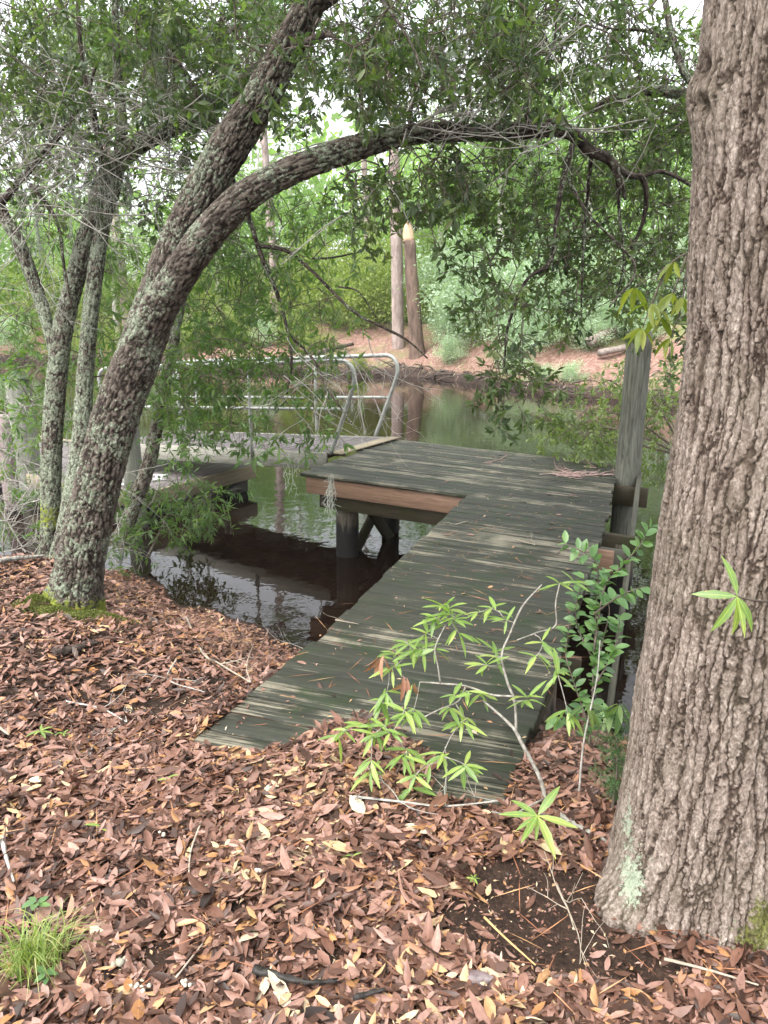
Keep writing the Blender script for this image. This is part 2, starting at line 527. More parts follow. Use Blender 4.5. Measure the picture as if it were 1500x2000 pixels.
def wood(name, dark, mid, light, algae, wear=0.5, alg=0.5, rough=0.5, axis=0):
    """weathered timber with grain along a local axis; every board gets its own offset"""
    t = NT(name)
    r = t.objrnd()
    off = t.n('ShaderNodeCombineXYZ')
    for k in range(3):
        t.set(off.inputs[k], t.math('MULTIPLY', r, 17.3 + 31.7 * k))
    st = [1.0, 1.0, 1.0]
    st[axis] = 0.06
    g = t.coord('Object', tuple(s * 1.0 for s in st), off.outputs[0])
    grain = t.noise(g, 70, 6, 0.65)
    coarse = t.noise(g, 16, 4, 0.6, dist=0.3)
    blot = t.noise(t.world(), 2.6, 5, 0.62)
    c = t.ramp(grain, [(0.25, dark), (0.5, mid), (0.8, tuple(x * 1.5 for x in mid))])
    fineg = t.noise(g, 150, 3, 0.6)
    gs_ = [1.0, 1.0, 1.0]; gs_[axis] = 0.035
    streak = t.noise(t.coord('Object', tuple(gs_), off.outputs[0]), 34, 5, 0.7, dist=0.6)
    wr = t.math('ADD', t.math('MULTIPLY', streak, 0.75), t.math('MULTIPLY', blot, 0.40))
    wr = t.math('ADD', wr, t.math('MULTIPLY', t.math('SUBTRACT', r, 0.5), 0.16))
    wr = t.math('ADD', wr, t.math('MULTIPLY', t.math('SUBTRACT', fineg, 0.5), 0.22))
    c = t.mix(t.ramp(wr, [(0.74 - 0.2 * wear, 0.0), (0.82 - 0.2 * wear, 0.9)]), c, t.mix(fineg, light, tuple(x * 0.5 for x in light)))
    al = t.noise(t.world(), 4.5, 5, 0.65)
    c = t.mix(t.ramp(al, [(0.62 - 0.25 * alg, 0.0), (0.8 - 0.25 * alg, 0.75)]), c, t.mix(grain, algae, tuple(x * 0.5 for x in algae)))
    sp = t.ramp(t.noise(t.world(), 130, 2), [(0.75, 0.0), (0.78, 0.7)])
    c = t.mix(t.math('MULTIPLY', sp, t.ramp(blot, [(0.45, 0.0), (0.6, 1.0)])), c, (0.30, 0.32, 0.16))
    t.bump(grain, 0.5, 0.004)
    return t.done(c, t.ramp(coarse, [(0.3, rough - 0.12), (0.7, rough + 0.15)]), 0.3)
M_DECK = wood('wet dark deck board with green algae', (0.008, 0.008, 0.006), (0.027, 0.028, 0.020), (0.28, 0.25, 0.185), (0.020, 0.036, 0.010), 0.62, 0.52, 0.60)
M_DECKGREY = wood('weathered gangway slat', (0.07, 0.06, 0.058), (0.14, 0.122, 0.12), (0.26, 0.24, 0.23), (0.11, 0.095, 0.10), 0.5, 0.1, 0.65)
M_FASCIA = wood('reddish brown fascia timber', (0.125, 0.072, 0.045), (0.225, 0.138, 0.092), (0.37, 0.26, 0.18), (0.14, 0.11, 0.055), 0.35, 0.1, 0.65)
M_BEAM = wood('dark mossy beam', (0.018, 0.014, 0.009), (0.045, 0.035, 0.02), (0.10, 0.08, 0.045), (0.035, 0.04, 0.008), 0.2, 0.6, 0.7)
M_TAN = wood('pale new timber', (0.17, 0.14, 0.09), (0.27, 0.225, 0.155), (0.40, 0.35, 0.26), (0.22, 0.20, 0.15), 0.4, 0.1, 0.65)
M_GREYDARK = wood('damp grey brace timber', (0.03, 0.03, 0.022), (0.075, 0.073, 0.055), (0.17, 0.16, 0.12), (0.05, 0.055, 0.03), 0.35, 0.3, 0.7)
M_GREYTIM = wood('grey weathered timber', (0.14, 0.135, 0.11), (0.27, 0.26, 0.22), (0.42, 0.41, 0.36), (0.18, 0.19, 0.13), 0.4, 0.2, 0.7)

def pile_mat(name, c0, c1, wet=-0.42):
    t = NT(name)
    v = t.coord('Object', (1, 1, 0.08))
    n1 = t.noise(v, 34, 5, 0.6, dist=1.2)
    n2 = t.noise(t.world((1, 1, 0.25)), 14, 4, 0.6)
    c = t.ramp(n1, [(0.3, c0), (0.5, tuple((a + b) / 2 for a, b in zip(c0, c1))), (0.72, c1)])
    c = t.mix(t.ramp(n2, [(0.5, 0.0), (0.75, 0.5)]), c, (0.06, 0.065, 0.035))
    g = t.n('ShaderNodeNewGeometry')
    sx = t.n('ShaderNodeSeparateXYZ')
    t.t.links.new(g.outputs['Position'], sx.inputs[0])
    z = t.math('ADD', sx.outputs['Z'], t.math('MULTIPLY', t.math('SUBTRACT', n2, 0.5), 0.55))
    tide = t.ramp(t.math('SUBTRACT', z, wet - 0.5), [(0.36, 1.0), (0.46, 0.0)])
    c = t.mix(tide, c, (0.012, 0.010, 0.009))
    t.bump(n1, 0.6, 0.006)
    return t.done(c, 0.7, 0.35)
M_PILE = pile_mat('grey weathered pile', (0.04, 0.04, 0.031), (0.19, 0.19, 0.155), -0.62)
M_PILEBROWN = pile_mat('brown stained pile', (0.045, 0.035, 0.025), (0.17, 0.145, 0.11), -0.45)
M_PILEPINK = pile_mat('pinkish pale pile', (0.17, 0.12, 0.115), (0.34, 0.27, 0.265), -0.75)
M_PILELIGHT = pile_mat('pale grey pile', (0.12, 0.12, 0.098), (0.26, 0.26, 0.22), -0.8)

# ------------------------------------------------------------------ terrain and water
WZ = -0.94
NB = np.array([0.545, 0.838])
NF = np.array([0.447, 0.894])
CF = 27.0

def shore_s(x, y):
    wob = 0.16 * np.sin(x * 2.1 + 0.7) + 0.09 * np.sin(x * 5.3 + 2.0) + 0.05 * np.sin(x * 11.0)
    return 4.52 - (x * NB[0] + y * NB[1]) + wob + np.maximum(x - 2.3, 0) * 1.15

def far_s(x, y):
    w = x * -NF[1] + y * NF[0]
    return x * NF[0] + y * NF[1] - CF + np.maximum(x - 1.0, 0) * 0.60 + 0.6 * np.sin(w * 0.35 + 0.5) + 0.3 * np.sin(w * 0.9 + 1.0) + 0.15 * np.sin(w * 2.7)

def height(x, y):
    x = np.asarray(x, float); y = np.asarray(y, float)
    s, f = shore_s(x, y), far_s(x, y)
    p = np.stack([x.ravel(), y.ravel(), np.zeros(x.size)], 1)
    n = (fbm(p * 1.7, 3, 3) - 0.5).reshape(x.shape)
    n2 = (fbm(p * 0.35, 3, 9) - 0.5).reshape(x.shape)
    near = WZ + 0.91 * sstep(-0.05, 2.25, s) + n * 0.10 * sstep(0.2, 1.2, s) - 0.02 * np.minimum(np.maximum(s - 2.5, 0), 3)
    near = np.where(s < 0, WZ + s * 0.5, near)
    near = near - 0.045 * np.exp(-((x - 0.55) ** 2 / 0.5 + (y - 2.9) ** 2 / 0.35)) + 0.022 * np.exp(-((x + 0.25) ** 2 / 0.35 + (y - 2.4) ** 2 / 0.05))
    far = WZ + 0.30 * sstep(0.0, 0.35, f) + 1.6 * sstep(0.3, 6.5, f) + 0.6 * sstep(6, 30, f) + (n * 0.25 + n2 * 0.9) * sstep(0.2, 4, f)
    bed = np.maximum(WZ - 1.2, np.maximum(WZ + s * 0.5, WZ + f * 0.8))
    return np.where(s > 0, near, np.where(f > 0, far, bed))

def axis(lo, hi, c0, c1, fine, grow=1.12, mx=6.0):
    mid = np.arange(c0, c1, fine)
    up, dn = [c1], [c0]
    d = fine
    while up[-1] < hi:
        d = min(d * grow, mx); up.append(up[-1] + d)
    d = fine
    while dn[-1] > lo:
        d = min(d * grow, mx); dn.append(dn[-1] - d)
    return np.concatenate([np.array(dn[1:])[::-1], mid, np.array(up)])

gx = axis(-180, 180, -4.2, 3.2, 0.05, 1.035, 8)
gy = np.concatenate([axis(-30, 8.0, 0.8, 7.8, 0.05, 1.1, 3)[:-1], np.arange(8.0, 16, 0.4), np.arange(16, 44, 0.25), axis(44, 300, 44, 44.5, 0.4, 1.1, 8)])
gy = np.unique(np.round(gy, 4))
GX, GY = np.meshgrid(gx, gy)
GZ = height(GX, GY)
mb = MB()
nx, ny = len(gx), len(gy)
ii = (np.arange(ny - 1)[:, None] * nx + np.arange(nx - 1)[None, :])
V = np.stack([GX.ravel(), GY.ravel(), GZ.ravel()], 1)
sN, sF = shore_s(GX, GY).ravel(), far_s(GX, GY).ravel()
mb.add(V, quads=np.stack([ii, ii + 1, ii + nx + 1, ii + nx], -1).reshape(-1, 4), far=np.clip(sF / 20.0, 0, 1), isfar=(sF > 0).astype(float))

t = NT('woodland floor')
w = t.world()
n1 = t.noise(w, 18, 6, 0.7)
n2 = t.noise(w, 90, 4, 0.7)
soil = t.ramp(n1, [(0.3, (0.012, 0.008, 0.006)), (0.6, (0.04, 0.025, 0.018)), (0.8, (0.085, 0.05, 0.036))])
soil = t.mix(t.ramp(n2, [(0.55, 0.0), (0.75, 0.6)]), soil, (0.15, 0.085, 0.06))
f = t.attr('far')
fn = t.noise(w, 1.1, 5, 0.65)
straw = t.ramp(t.noise(w, 7, 6, 0.75), [(0.3, (0.10, 0.052, 0.040)), (0.5, (0.19, 0.108, 0.085)), (0.7, (0.33, 0.245, 0.205))])
mud = t.ramp(t.noise(w, 6, 5, 0.7), [(0.35, (0.018, 0.013, 0.011)), (0.7, (0.07, 0.05, 0.042))])
straw = t.mix(t.ramp(t.noise(w, 0.55, 4, 0.6), [(0.50, 0.0), (0.62, 0.65)]), straw, (0.13, 0.15, 0.06))
green = t.ramp(t.noise(w, 3, 5, 0.7), [(0.3, (0.07, 0.10, 0.03)), (0.7, (0.19, 0.21, 0.08))])
fj = t.math('ADD', f, t.math('MULTIPLY', t.math('SUBTRACT', fn, 0.5), 0.05))
farc = t.mix(t.ramp(fj, [(0.014, 0.0), (0.032, 1.0)]), mud, straw)
fj2 = t.math('ADD', f, t.math('MULTIPLY', t.math('SUBTRACT', fn, 0.5), 0.55))
farc = t.mix(t.ramp(fj2, [(0.22, 0.0), (0.45, 1.0)]), farc, green)
c = t.mix(t.attr('isfar'), soil, farc)
t.bump(n1, 0.8, 0.03)
M_GROUND = t.done(c, 0.95, 0.15)
ground = mb.build('ground', M_GROUND, None, True, 'structure')

t = NT('tannin brown river water')
w = t.world()
nA = t.noise(w, 3.0, 3, 0.5)
nB = t.noise(w, 11.0, 2, 0.5)
hgt = t.math('ADD', t.math('MULTIPLY', nA, 1.0), t.math('MULTIPLY', nB, 0.22))
t.bump(hgt, 0.038, 0.10)
t.bsdf.inputs['IOR'].default_value = 1.333
M_WATER = t.done((0.0100, 0.0056, 0.0040), 0.015, 0.5)
mb = MB()
mb.add([[-180, -30, WZ], [180, -30, WZ], [180, 300, WZ], [-180, 300, WZ]], quads=[[0, 1, 2, 3]])
mb.build('water', M_WATER, None, False, 'structure')

# ------------------------------------------------------------------ the dock platform and its walkway
def unit2(v):
    v = np.array([v[0], v[1], 0.0]); return v / np.linalg.norm(v)

def plank(name, mat, parent, a, b, c, d, top, th, jitter=0.0, bev=0.004):
    """a board from its four corner points a-b (front edge, left to right) and d-c (rear edge), top height and thickness"""
    a, b, c, d = (np.array([p[0], p[1], 0.0]) for p in (a, b, c, d))
    cen = (a + b + c + d) / 4
    u = unit2((b + c) / 2 - (a + d) / 2)
    ang = math.atan2(u[1], u[0])
    R = np.array([[math.cos(ang), math.sin(ang), 0], [-math.sin(ang), math.cos(ang), 0], [0, 0, 1]])
    q = [R @ (p - cen) for p in (a, b, c, d)]
    z = [jitter * rng.normal() for _ in range(4)]
    qm = sum(q) / 4
    inn = [p + np.array([-np.sign(p[0]) * bev, -np.sign(p[1]) * bev, 0]) for p in q]
    v = [p + np.array([0, 0, -th]) for p in q] + [p + np.array([0, 0, z[k] - bev]) for k, p in enumerate(q)] + [p + np.array([0, 0, z[k]]) for k, p in enumerate(inn)]
    m = MB()
    qd = [[3, 2, 1, 0], [8, 9, 10, 11]]
    for k in range(4):
        k2 = (k + 1) % 4
        qd += [[k, k2, 4 + k2, 4 + k], [4 + k, 4 + k2, 8 + k2, 8 + k]]
    m.add(v, quads=qd)
    o = obj(name, m.mesh(name), mat)
    o.matrix_world = Matrix.Translation((cen[0], cen[1], top)) @ Matrix.Rotation(ang, 4, 'Z')
    if parent is not None:
        mw = o.matrix_world.copy()
        o.parent = parent
        o.matrix_parent_inverse = Matrix.Translation(-Vector(parent.location))
        o.matrix_basis = mw
    return o

def timber(name, mat, parent, p, q, wd, ht, roll=0.0):
    """a squared timber from p to q (centre line), wd wide and ht high; local x runs along it"""
    p, q = np.asarray(p, float), np.asarray(q, float)
    L = np.linalg.norm(q - p)
    x = Vector((q - p) / L)
    up = Vector((0, 0, 1)) if abs(x.z) < 0.95 else Vector((0, 1, 0))
    y = up.cross(x).normalized()
    zz = x.cross(y)
    M = Matrix((x, y, zz)).transposed().to_4x4()
    M = Matrix.Translation(Vector((p + q) / 2)) @ M @ Matrix.Rotation(roll, 4, 'X')
    m = MB()
    b = 0.004
    hx, hy, hz = L / 2, wd / 2, ht / 2
    ring = lambda x_, e: [[x_, -hy + e, -hz], [x_, hy - e, -hz], [x_, hy, -hz + e], [x_, hy, hz - e], [x_, hy - e, hz], [x_, -hy + e, hz], [x_, -hy, hz - e], [x_, -hy, -hz + e]]
    v = ring(-hx, b) + ring(hx, b)
    qd = [[k, 8 + k, 8 + (k + 1) % 8, (k + 1) % 8] for k in range(8)]
    qd += [[0, 1, 2, 7], [2, 3, 6, 7], [3, 4, 5, 6], [8, 15, 10, 9], [10, 15, 14, 11], [11, 14, 13, 12]]
    m.add(v, quads=qd)
    o = obj(name, m.mesh(name), mat)
    if parent is not None:
        o.parent = parent
        o.matrix_parent_inverse = Matrix.Translation(-Vector(parent.location))
    o.matrix_basis = M
    return o

def pile_disp(seed, amp=0.006):
    def f(TH, RR, S, C):
        p = np.stack([np.cos(TH) * 4, np.sin(TH) * 4, S * 1.2], -1).reshape(-1, 3)
        n = (fbm(p, 3, seed) - 0.5).reshape(TH.shape)
        return RR + amp * 3 * n, {}
    return f

def pile(name, mat, parent, x, y, r, z0, z1, lean=(0, 0), seed=1):
    m = MB()
    tube(m, [[0, 0, z0], [lean[0] / 2, lean[1] / 2, (z0 + z1) / 2], [lean[0], lean[1], z1]], [r * 1.03, r, r * 0.96], 24, 0.12, pile_disp(seed))
    o = obj(name, m.mesh(name, False), mat, parent)
    if parent is None:
        o.location = (x, y, 0)
    else:
        o.matrix_basis = Matrix.Translation((x, y, 0))
    return o

xy = lambda p: np.array(p[:2])
L0, L1, IC = xy(atz(357, 1460, 0)), xy(atz(636, 1232, 0)), xy(atz(912, 966, 0))
R0, R1, R2 = xy(atz(978, 1578, 0)), xy(atz(1092, 1290, 0)), xy(atz(1189, 1003, 0))
FLc, BL, BR = xy(atz(585, 923, 0)), xy(atz(770, 857, 0)), xy(atz(1207, 906, 0))
plat = thing('dock_platform', 'dark wet plank dock with green algae reaching from the bank over the river', 'dock', (IC[0], IC[1], 0))
def lerp(a, b, t_): return a + (b - a) * t_
def edge(pts, t_):
    k = min(int(t_ * (len(pts) - 1)), len(pts) - 2)
    return lerp(pts[k], pts[k + 1], t_ * (len(pts) - 1) - k)
def poly_at(pts, t_):
    P = np.array(pts); s = np.concatenate([[0], np.cumsum(np.linalg.norm(np.diff(P, axis=0), axis=1))])
    return np.array([np.interp(t_ * s[-1], s, P[:, k]) for k in range(2)])
nW = 29
for k in range(nW):
    t0, t1 = k / nW, (k + 1) / nW - 0.0014
    a, d = poly_at([L0, L1, IC], t0), poly_at([L0, L1, IC], t1)
    b, c = poly_at([R0, R1, R2], t0), poly_at([R0, R1, R2], t1)
    u = (b - a) / np.linalg.norm(b - a)
    e0, e1 = rng.normal(0, 0.007), rng.normal(0, 0.008)
    plank('plank', M_DECK, plat, a + u * e0, b + u * e1, c + u * e1, d + u * e0, rng.normal(0, 0.0018), 0.038, 0.0012, 0.006)
nP = 15
for k in range(nP):
    t0, t1 = k / nP, (k + 1) / nP - 0.003
    a, d = lerp(FLc, BL, t0), lerp(FLc, BL, t1)
    b, c = lerp(R2, BR, t0), lerp(R2, BR, t1)
    u = (b - a) / np.linalg.norm(b - a)
    e0, e1 = rng.normal(0, 0.008), rng.normal(0, 0.01)
    plank('plank', M_DECK, plat, a + u * e0, b + u * e1, c + u * e1, d + u * e0, rng.normal(0, 0.0018), 0.038, 0.0012, 0.006)
uF = (IC - FLc) / np.linalg.norm(IC - FLc)            # along the front edge
vF = np.array([-uF[1], uF[0]])                        # away from the bank
wl = (IC - L1) / np.linalg.norm(IC - L1)
z3 = lambda p, z: np.array([p[0], p[1], z])
def sub(p, s, a, z): return z3(p + uF * s + vF * a, z)
lenF = np.linalg.norm(R2 - FLc)
timber('fascia', M_FASCIA, plat, sub(FLc, 0.06, 0.05, -0.128), sub(FLc, lenF - 0.10, 0.05, -0.128), 0.04, 0.175)
timber('beam', M_BEAM, plat, sub(FLc, 0.16, 0.16, -0.300), sub(FLc, lenF + 0.22, 0.16, -0.300), 0.07, 0.16)
dB = np.linalg.norm(BL - FLc)
dBk = (BR - BL) / np.linalg.norm(BR - BL); nBk = np.array([dBk[1], -dBk[0]])
timber('fascia', M_FASCIA, plat, z3(BL + dBk * 0.08 + nBk * 0.06, -0.128), z3(BR - dBk * 0.08 + nBk * 0.06, -0.128), 0.04, 0.17)
timber('beam', M_BEAM, plat, z3(BL + dBk * 0.1 + nBk * 0.2, -0.30), z3(BR + dBk * 0.05 + nBk * 0.2, -0.30), 0.06, 0.16)
for k in range(6):                                    # joists under the platform
    p0 = lerp(FLc, R2, (k + 0.25) / 6.0); p1 = lerp(BL, BR, (k + 0.25) / 6.0)
    dd = (p1 - p0) / np.linalg.norm(p1 - p0)
    timber('joist', M_BEAM, plat, z3(p0 + dd * 0.08, -0.128), z3(p1 - dd * 0.06, -0.128), 0.04, 0.165)
# walkway stringers
rt = unit2(R0 - L0)[:2]
for pts, ins in (((L0, L1, IC), 0.07), ((R0, R1, R2), -0.05)):
    P = [p + rt * ins for p in pts]
    for p, q in ((P[0], P[1]), (P[1], P[2])):
        timber('stringer', M_BEAM, plat, z3(p, -0.125), z3(q, -0.125), 0.045, 0.165)
# cross beams whose ends poke out on the right side of the walkway
def cross(t_, z, over, mat, w_=0.05, h_=0.15):
    a, b = poly_at([L0, L1, IC], t_), poly_at([R0, R1, R2], t_)
    u = (b - a) / np.linalg.norm(b - a)
    timber('beam', mat, plat, z3(a + u * 0.06, z), z3(b + u * over, z), w_, h_)
cross(0.84, -0.20, 0.10, M_FASCIA, 0.045, 0.17)
cross(0.87, -0.22, 0.16, M_GREYDARK, 0.045, 0.17)
cross(0.42, -0.29, 0.06, M_BEAM)
cross(0.22, -0.27, 0.05, M_BEAM)
# piles
pA = at(678, 1050, FLc[1] + 0.12)
pile('pile', M_PILEBROWN, plat, pA[0], pA[1], 0.125, -2.2, -0.215, seed=3)
pB = at(762, 1040, 8.75)
pile('pile', M_PILEBROWN, plat, pB[0], pB[1], 0.105, -2.2, -0.215, seed=4)
pC = lerp(R2, BR, 0.05) + rt * 0.16
pile('pile', M_PILEBROWN, plat, pC[0], pC[1] + 0.1, 0.11, -2.2, -0.30, seed=5)
pD = at(1224, 930, 7.55)
post_ = pile('pile', M_PILE, plat, pD[0], pD[1], 0.125, -2.2, 1.44, (0.02, 0.02), seed=6)
for t_, sd_ in ((0.44, 7), (0.40, 8)):
    side = (L0, L1, IC) if sd_ == 7 else (R0, R1, R2)
    q = poly_at(list(side), t_) + rt * (0.2 if sd_ == 7 else -0.15)
    pile('pile', M_PILEBROWN, plat, q[0], q[1], 0.10, -2.0, -0.215, seed=sd_)
# braces
timber('brace', M_BEAM, plat, z3(pA[:2] + [0.10, 0.10], -0.90), z3(pB[:2] + [0.02, -0.12], -0.25), 0.045, 0.14)
timber('brace', M_BEAM, plat, z3(pA[:2] + [0.16, 0.10], -0.30), z3(pB[:2] + [0.04, -0.14], -1.05), 0.045, 0.14)
timber('brace', M_BEAM, plat, z3(pD[:2] + rt * -0.28 + [0.0, -0.10], -0.17), z3(pD[:2] + rt * 0.16 + [0.0, -0.17], -0.17), 0.05, 0.20)
timber('brace', M_GREYDARK, plat, z3(pD[:2] + [0.13, 0.0], 0.0), z3(poly_at([R0, R1, R2], 0.62) + rt * 0.20, -1.0), 0.045, 0.13)

# ------------------------------------------------------------------ gangway with pipe railings
g0 = xy(atz(655, 889, 0.0)); g1 = xy(atz(768, 857, 0.0))
gv = (g1 - g0) / np.linalg.norm(g1 - g0)              # across the gangway
gu = np.array([-gv[1], gv[0]])                        # down the gangway, to the left
GW = np.linalg.norm(g1 - g0)
GSL, GLEN = -0.056, 3.9
def gp(s, a, z=0.0): p = g0 + gu * s + gv * a; return np.array([p[0], p[1], 0.02 + s * GSL + z])
gang = thing('gangway', 'grey slatted gangway with looped pipe handrails leading off the dock', 'gangway', gp(0, GW / 2))
def tilt_plank(mat, s0, s1, a0, a1, z, th, name='plank'):
    c = (gp(s0, a0, z) + gp(s1, a1, z)) / 2
    x = Vector(list(gv) + [0.0]); y = Vector((gu[0], gu[1], GSL)).normalized(); zz = x.cross(y)
    M = Matrix((x, y, zz)).transposed().to_4x4()
    m = MB(); m.box((0, 0, -th / 2), ((a1 - a0) / 2, (s1 - s0) / 2, th / 2))
    o = obj(name, m.mesh(name), mat)
    o.parent = gang; o.matrix_parent_inverse = Matrix.Translation(-Vector(gang.location))
    o.matrix_basis = Matrix.Translation(Vector(c)) @ M
    return o
tilt_plank(M_TAN, -0.10, 0.10, -0.01, GW + 0.01, 0.006, 0.012, 'ramp_plate')
nG = 34
for k in range(nG):
    s0 = 0.115 + k * (GLEN - 0.12) / nG
    tilt_plank(M_DECKGREY, s0, s0 + (GLEN - 0.12) / nG - 0.018, 0.05, GW - 0.05, 0.0 + rng.normal(0, 0.002), 0.03)
for a in (0.02, GW - 0.02):
    timber('side_beam', M_GREYTIM if a < 0.1 else M_GREYTIM, gang, gp(0.14, a, -0.10), gp(GLEN, a, -0.10), 0.05, 0.20)
for s in np.linspace(0.5, GLEN - 0.2, 6):
    timber('joist', M_TAN, gang, gp(s, 0.06, -0.10), gp(s, GW - 0.06, -0.10), 0.045, 0.13)
timber('joist', M_TAN, gang, gp(0.3, GW / 2, -0.105), gp(GLEN, GW / 2, -0.105), 0.03, 0.10)
for a in (-0.02, GW + 0.02):
    o_ = 0.0 if a < 0.1 else 0.24
    m = MB()
    H = 1.06
    pts = [gp(0.05 + o_, a, 0.0), gp(-0.10 + o_, a, 0.35), gp(-0.25 + o_, a, 0.72), gp(-0.29 + o_, a, 0.86), gp(-0.26 + o_, a, 0.98), gp(-0.16 + o_, a, H - 0.005), gp(0.05 + o_, a, H), gp(1.3, a, H), gp(2.6, a, H), gp(GLEN - 0.3, a, H), gp(GLEN - 0.05, a, H - 0.02), gp(GLEN + 0.07, a, H - 0.12), gp(GLEN + 0.05, a, 0.7), gp(GLEN - 0.1, a, -0.05)]
    tube(m, pts, [0.026] * len(pts), 10, 0.05)
    m.build('handrail', M_METAL, gang, True)
    m = MB(); tube(m, [gp(-0.15 + o_, a, 0.52), gp(2, a, 0.52), gp(GLEN - 0.02, a, 0.52)], [0.019] * 3, 8, 0.4); m.build('mid_rail', M_METAL, gang, True)
    for s in (1.25, 2.45, 3.5):
        m = MB(); tube(m, [gp(s, a, -0.12), gp(s, a, 0.5), gp(s, a, H - 0.01)], [0.02] * 3, 8, 0.3); m.build('rail_post', M_METAL, gang, True)

# ------------------------------------------------------------------ floating dock at the foot of the gangway
f0 = xy(atz(496, 908, WZ + 0.38)) ; f1 = f0 - gv * 2.1
fd = thing('floating_dock', 'low floating dock on black floats with pale timber edges below the gangway', 'floating dock', z3(f0, WZ))
def fp(s, a, z): p = f0 + gu * s - gv * a; return z3(p, z)
FT = WZ + 0.38
for k in range(30):
    s0 = 0.05 + k * 0.165
    a, b, c, d = (fp(s0, 2.05, 0), fp(s0 + 0.0, 0.05, 0), fp(s0 + 0.155, 0.05, 0), fp(s0 + 0.155, 2.05, 0))
    plank('plank', M_DECKGREY, fd, a, b, c, d, FT, 0.03, 0.001)
timber('fascia', M_TAN, fd, fp(0.0, 0.0, FT - 0.09), fp(0.0, 2.1, FT - 0.09), 0.04, 0.20)
timber('fascia', M_TAN, fd, fp(-0.0, 2.12, FT - 0.09), fp(5.1, 2.12, FT - 0.09), 0.04, 0.20)
timber('fascia', M_TAN, fd, fp(-0.0, -0.02, FT - 0.09), fp(5.1, -0.02, FT - 0.09), 0.04, 0.20)
for k in range(4):
    for j in range(3):
        m = MB()
        c = fp(0.45 + k * 1.25, 0.38 + j * 0.67, WZ + 0.04)
        Rm = np.array([[gu[0], gv[0], 0], [gu[1], gv[1], 0], [0, 0, 1]])
        for zz_, sc_ in ((0, 1.0),):
            m.box(c, (0.40, 0.28, 0.14), Rm)
        for rr in (-0.2, 0.0, 0.2):
            m.box(c + Rm @ np.array([rr, 0, 0]), (0.03, 0.30, 0.13), Rm)
        m.build('float', M_FLOAT, fd)

def cleat(px, py, label):
    p = atz(px, py, FT + 0.02)
    m = MB()
    m.box(p, (0.09, 0.03, 0.012)); m.box(p + [-0.035, 0, 0.03], (0.012, 0.014, 0.025)); m.box(p + [0.035, 0, 0.03], (0.012, 0.014, 0.025))
    tube(m, [p + [-0.11, 0, 0.062], p + [0, 0, 0.055], p + [0.11, 0, 0.062]], [0.009, 0.014, 0.009], 8, 0.03)
    tag(m.build('dock_cleat', M_WHITE), label, 'cleat')
cleat(240, 946, 'white mooring cleat at the foot of the pale round pile')
cleat(312, 936, 'white mooring cleat on the floating dock behind the slim grey stem')

def pile_thing(px, py, Y, r, ztop, mat, label, seed, cap=False):
    p = at(px, py, Y)
    root = thing('mooring_pile', label, 'pile', (p[0], p[1], WZ))
    pile('shaft', mat, root, p[0], p[1], r, -2.3, ztop, seed=seed)
    if cap:
        m = MB(); tube(m, [[p[0], p[1], ztop + 0.003], [p[0], p[1], ztop + 0.03]], [r * 1.12, r * 1.1], 20, 0.02)
        m.build('cap', M_FLOAT, root)
pile_thing(258, 900, 8.95, 0.115, 0.55, M_PILELIGHT, 'pale round pile standing behind the leaning trunk beside the floating dock', 21)
pile_thing(48, 850, 10.4, 0.17, 0.72, M_PILELIGHT, 'thick pale pile with a flat dark cap at the far left', 22, True)
pile_thing(14, 900, 9.6, 0.10, 0.35, M_PILEPINK, 'slim pinkish pile at the left edge in front of the capped pile', 23)

# ------------------------------------------------------------------ trees
def bark_disp(cell, stretch, depth, seed, flare=None, moss=None, extra=None, R0=None, plate=0.28, furrow=0.20):
    def f(TH, RR, S, C):
        r0 = RR if R0 is None else np.full_like(RR, R0)
        p = np.stack([np.cos(TH) * r0, np.sin(TH) * r0, S], -1).reshape(-1, 3) / cell
        q = p * np.array([1, 1, stretch])
        wl_ = np.stack([vnoise(p * [0.45, 0.45, 0.13] + 5 + 9 * k, seed + k) for k in (1, 2)], 1) - 0.5
        wh_ = np.stack([vnoise(p * [1.7, 1.7, 1.5] + 15 + 9 * k, seed + k) for k in (3, 4, 5)], 1) - 0.5
        wp = q.copy()
        wp[:, :2] += 1.0 * wl_
        wp += 0.30 * wh_ * [1, 1, 0.6] + 0.16 * np.stack([vnoise(p * 4.3 + 7 * k, seed + 60 + k) for k in (1, 2, 3)], 1) - 0.08
        f1, f2, cid = worley(wp, seed)
        e = f2 - f1
        h = sstep(0.015, furrow, e) * 0.9 + 0.1 * sstep(0.1, 0.6, e)
        h = h * (0.72 + 0.28 * cid)
        g1, g2, gid = worley(p * np.array([1.5, 1.5, 0.85]) + 0.5 * np.pad(wl_, ((0, 0), (0, 1))) + 0.5 * wh_ + 3.3, seed + 50)
        h = h * (1 - plate * (1 - sstep(0.02, 0.16, g2 - g1))) + 0.16 * (gid - 0.5)
        h = h + 0.36 * (fbm(p * [2.6, 2.6, 1.6], 3, seed + 9) - 0.5)
        h = h.reshape(TH.shape)
        R = RR + depth * (h - 0.7)
        q = np.stack([np.cos(TH) * 2, np.sin(TH) * 2, S * 1.6], -1).reshape(-1, 3)
        R = R + RR * 0.14 * (fbm(q, 2, seed + 20) - 0.5).reshape(TH.shape)
        if flare is not None:
            R = R + flare(TH, S)
        ex = {'h': np.clip(h, 0, 1), 'moss': moss(TH, S) if moss is not None else np.zeros_like(h)}
        if extra is not None:
            R, e2 = extra(TH, R, S, C, h)
            ex.update(e2)
        return R, ex
    return f

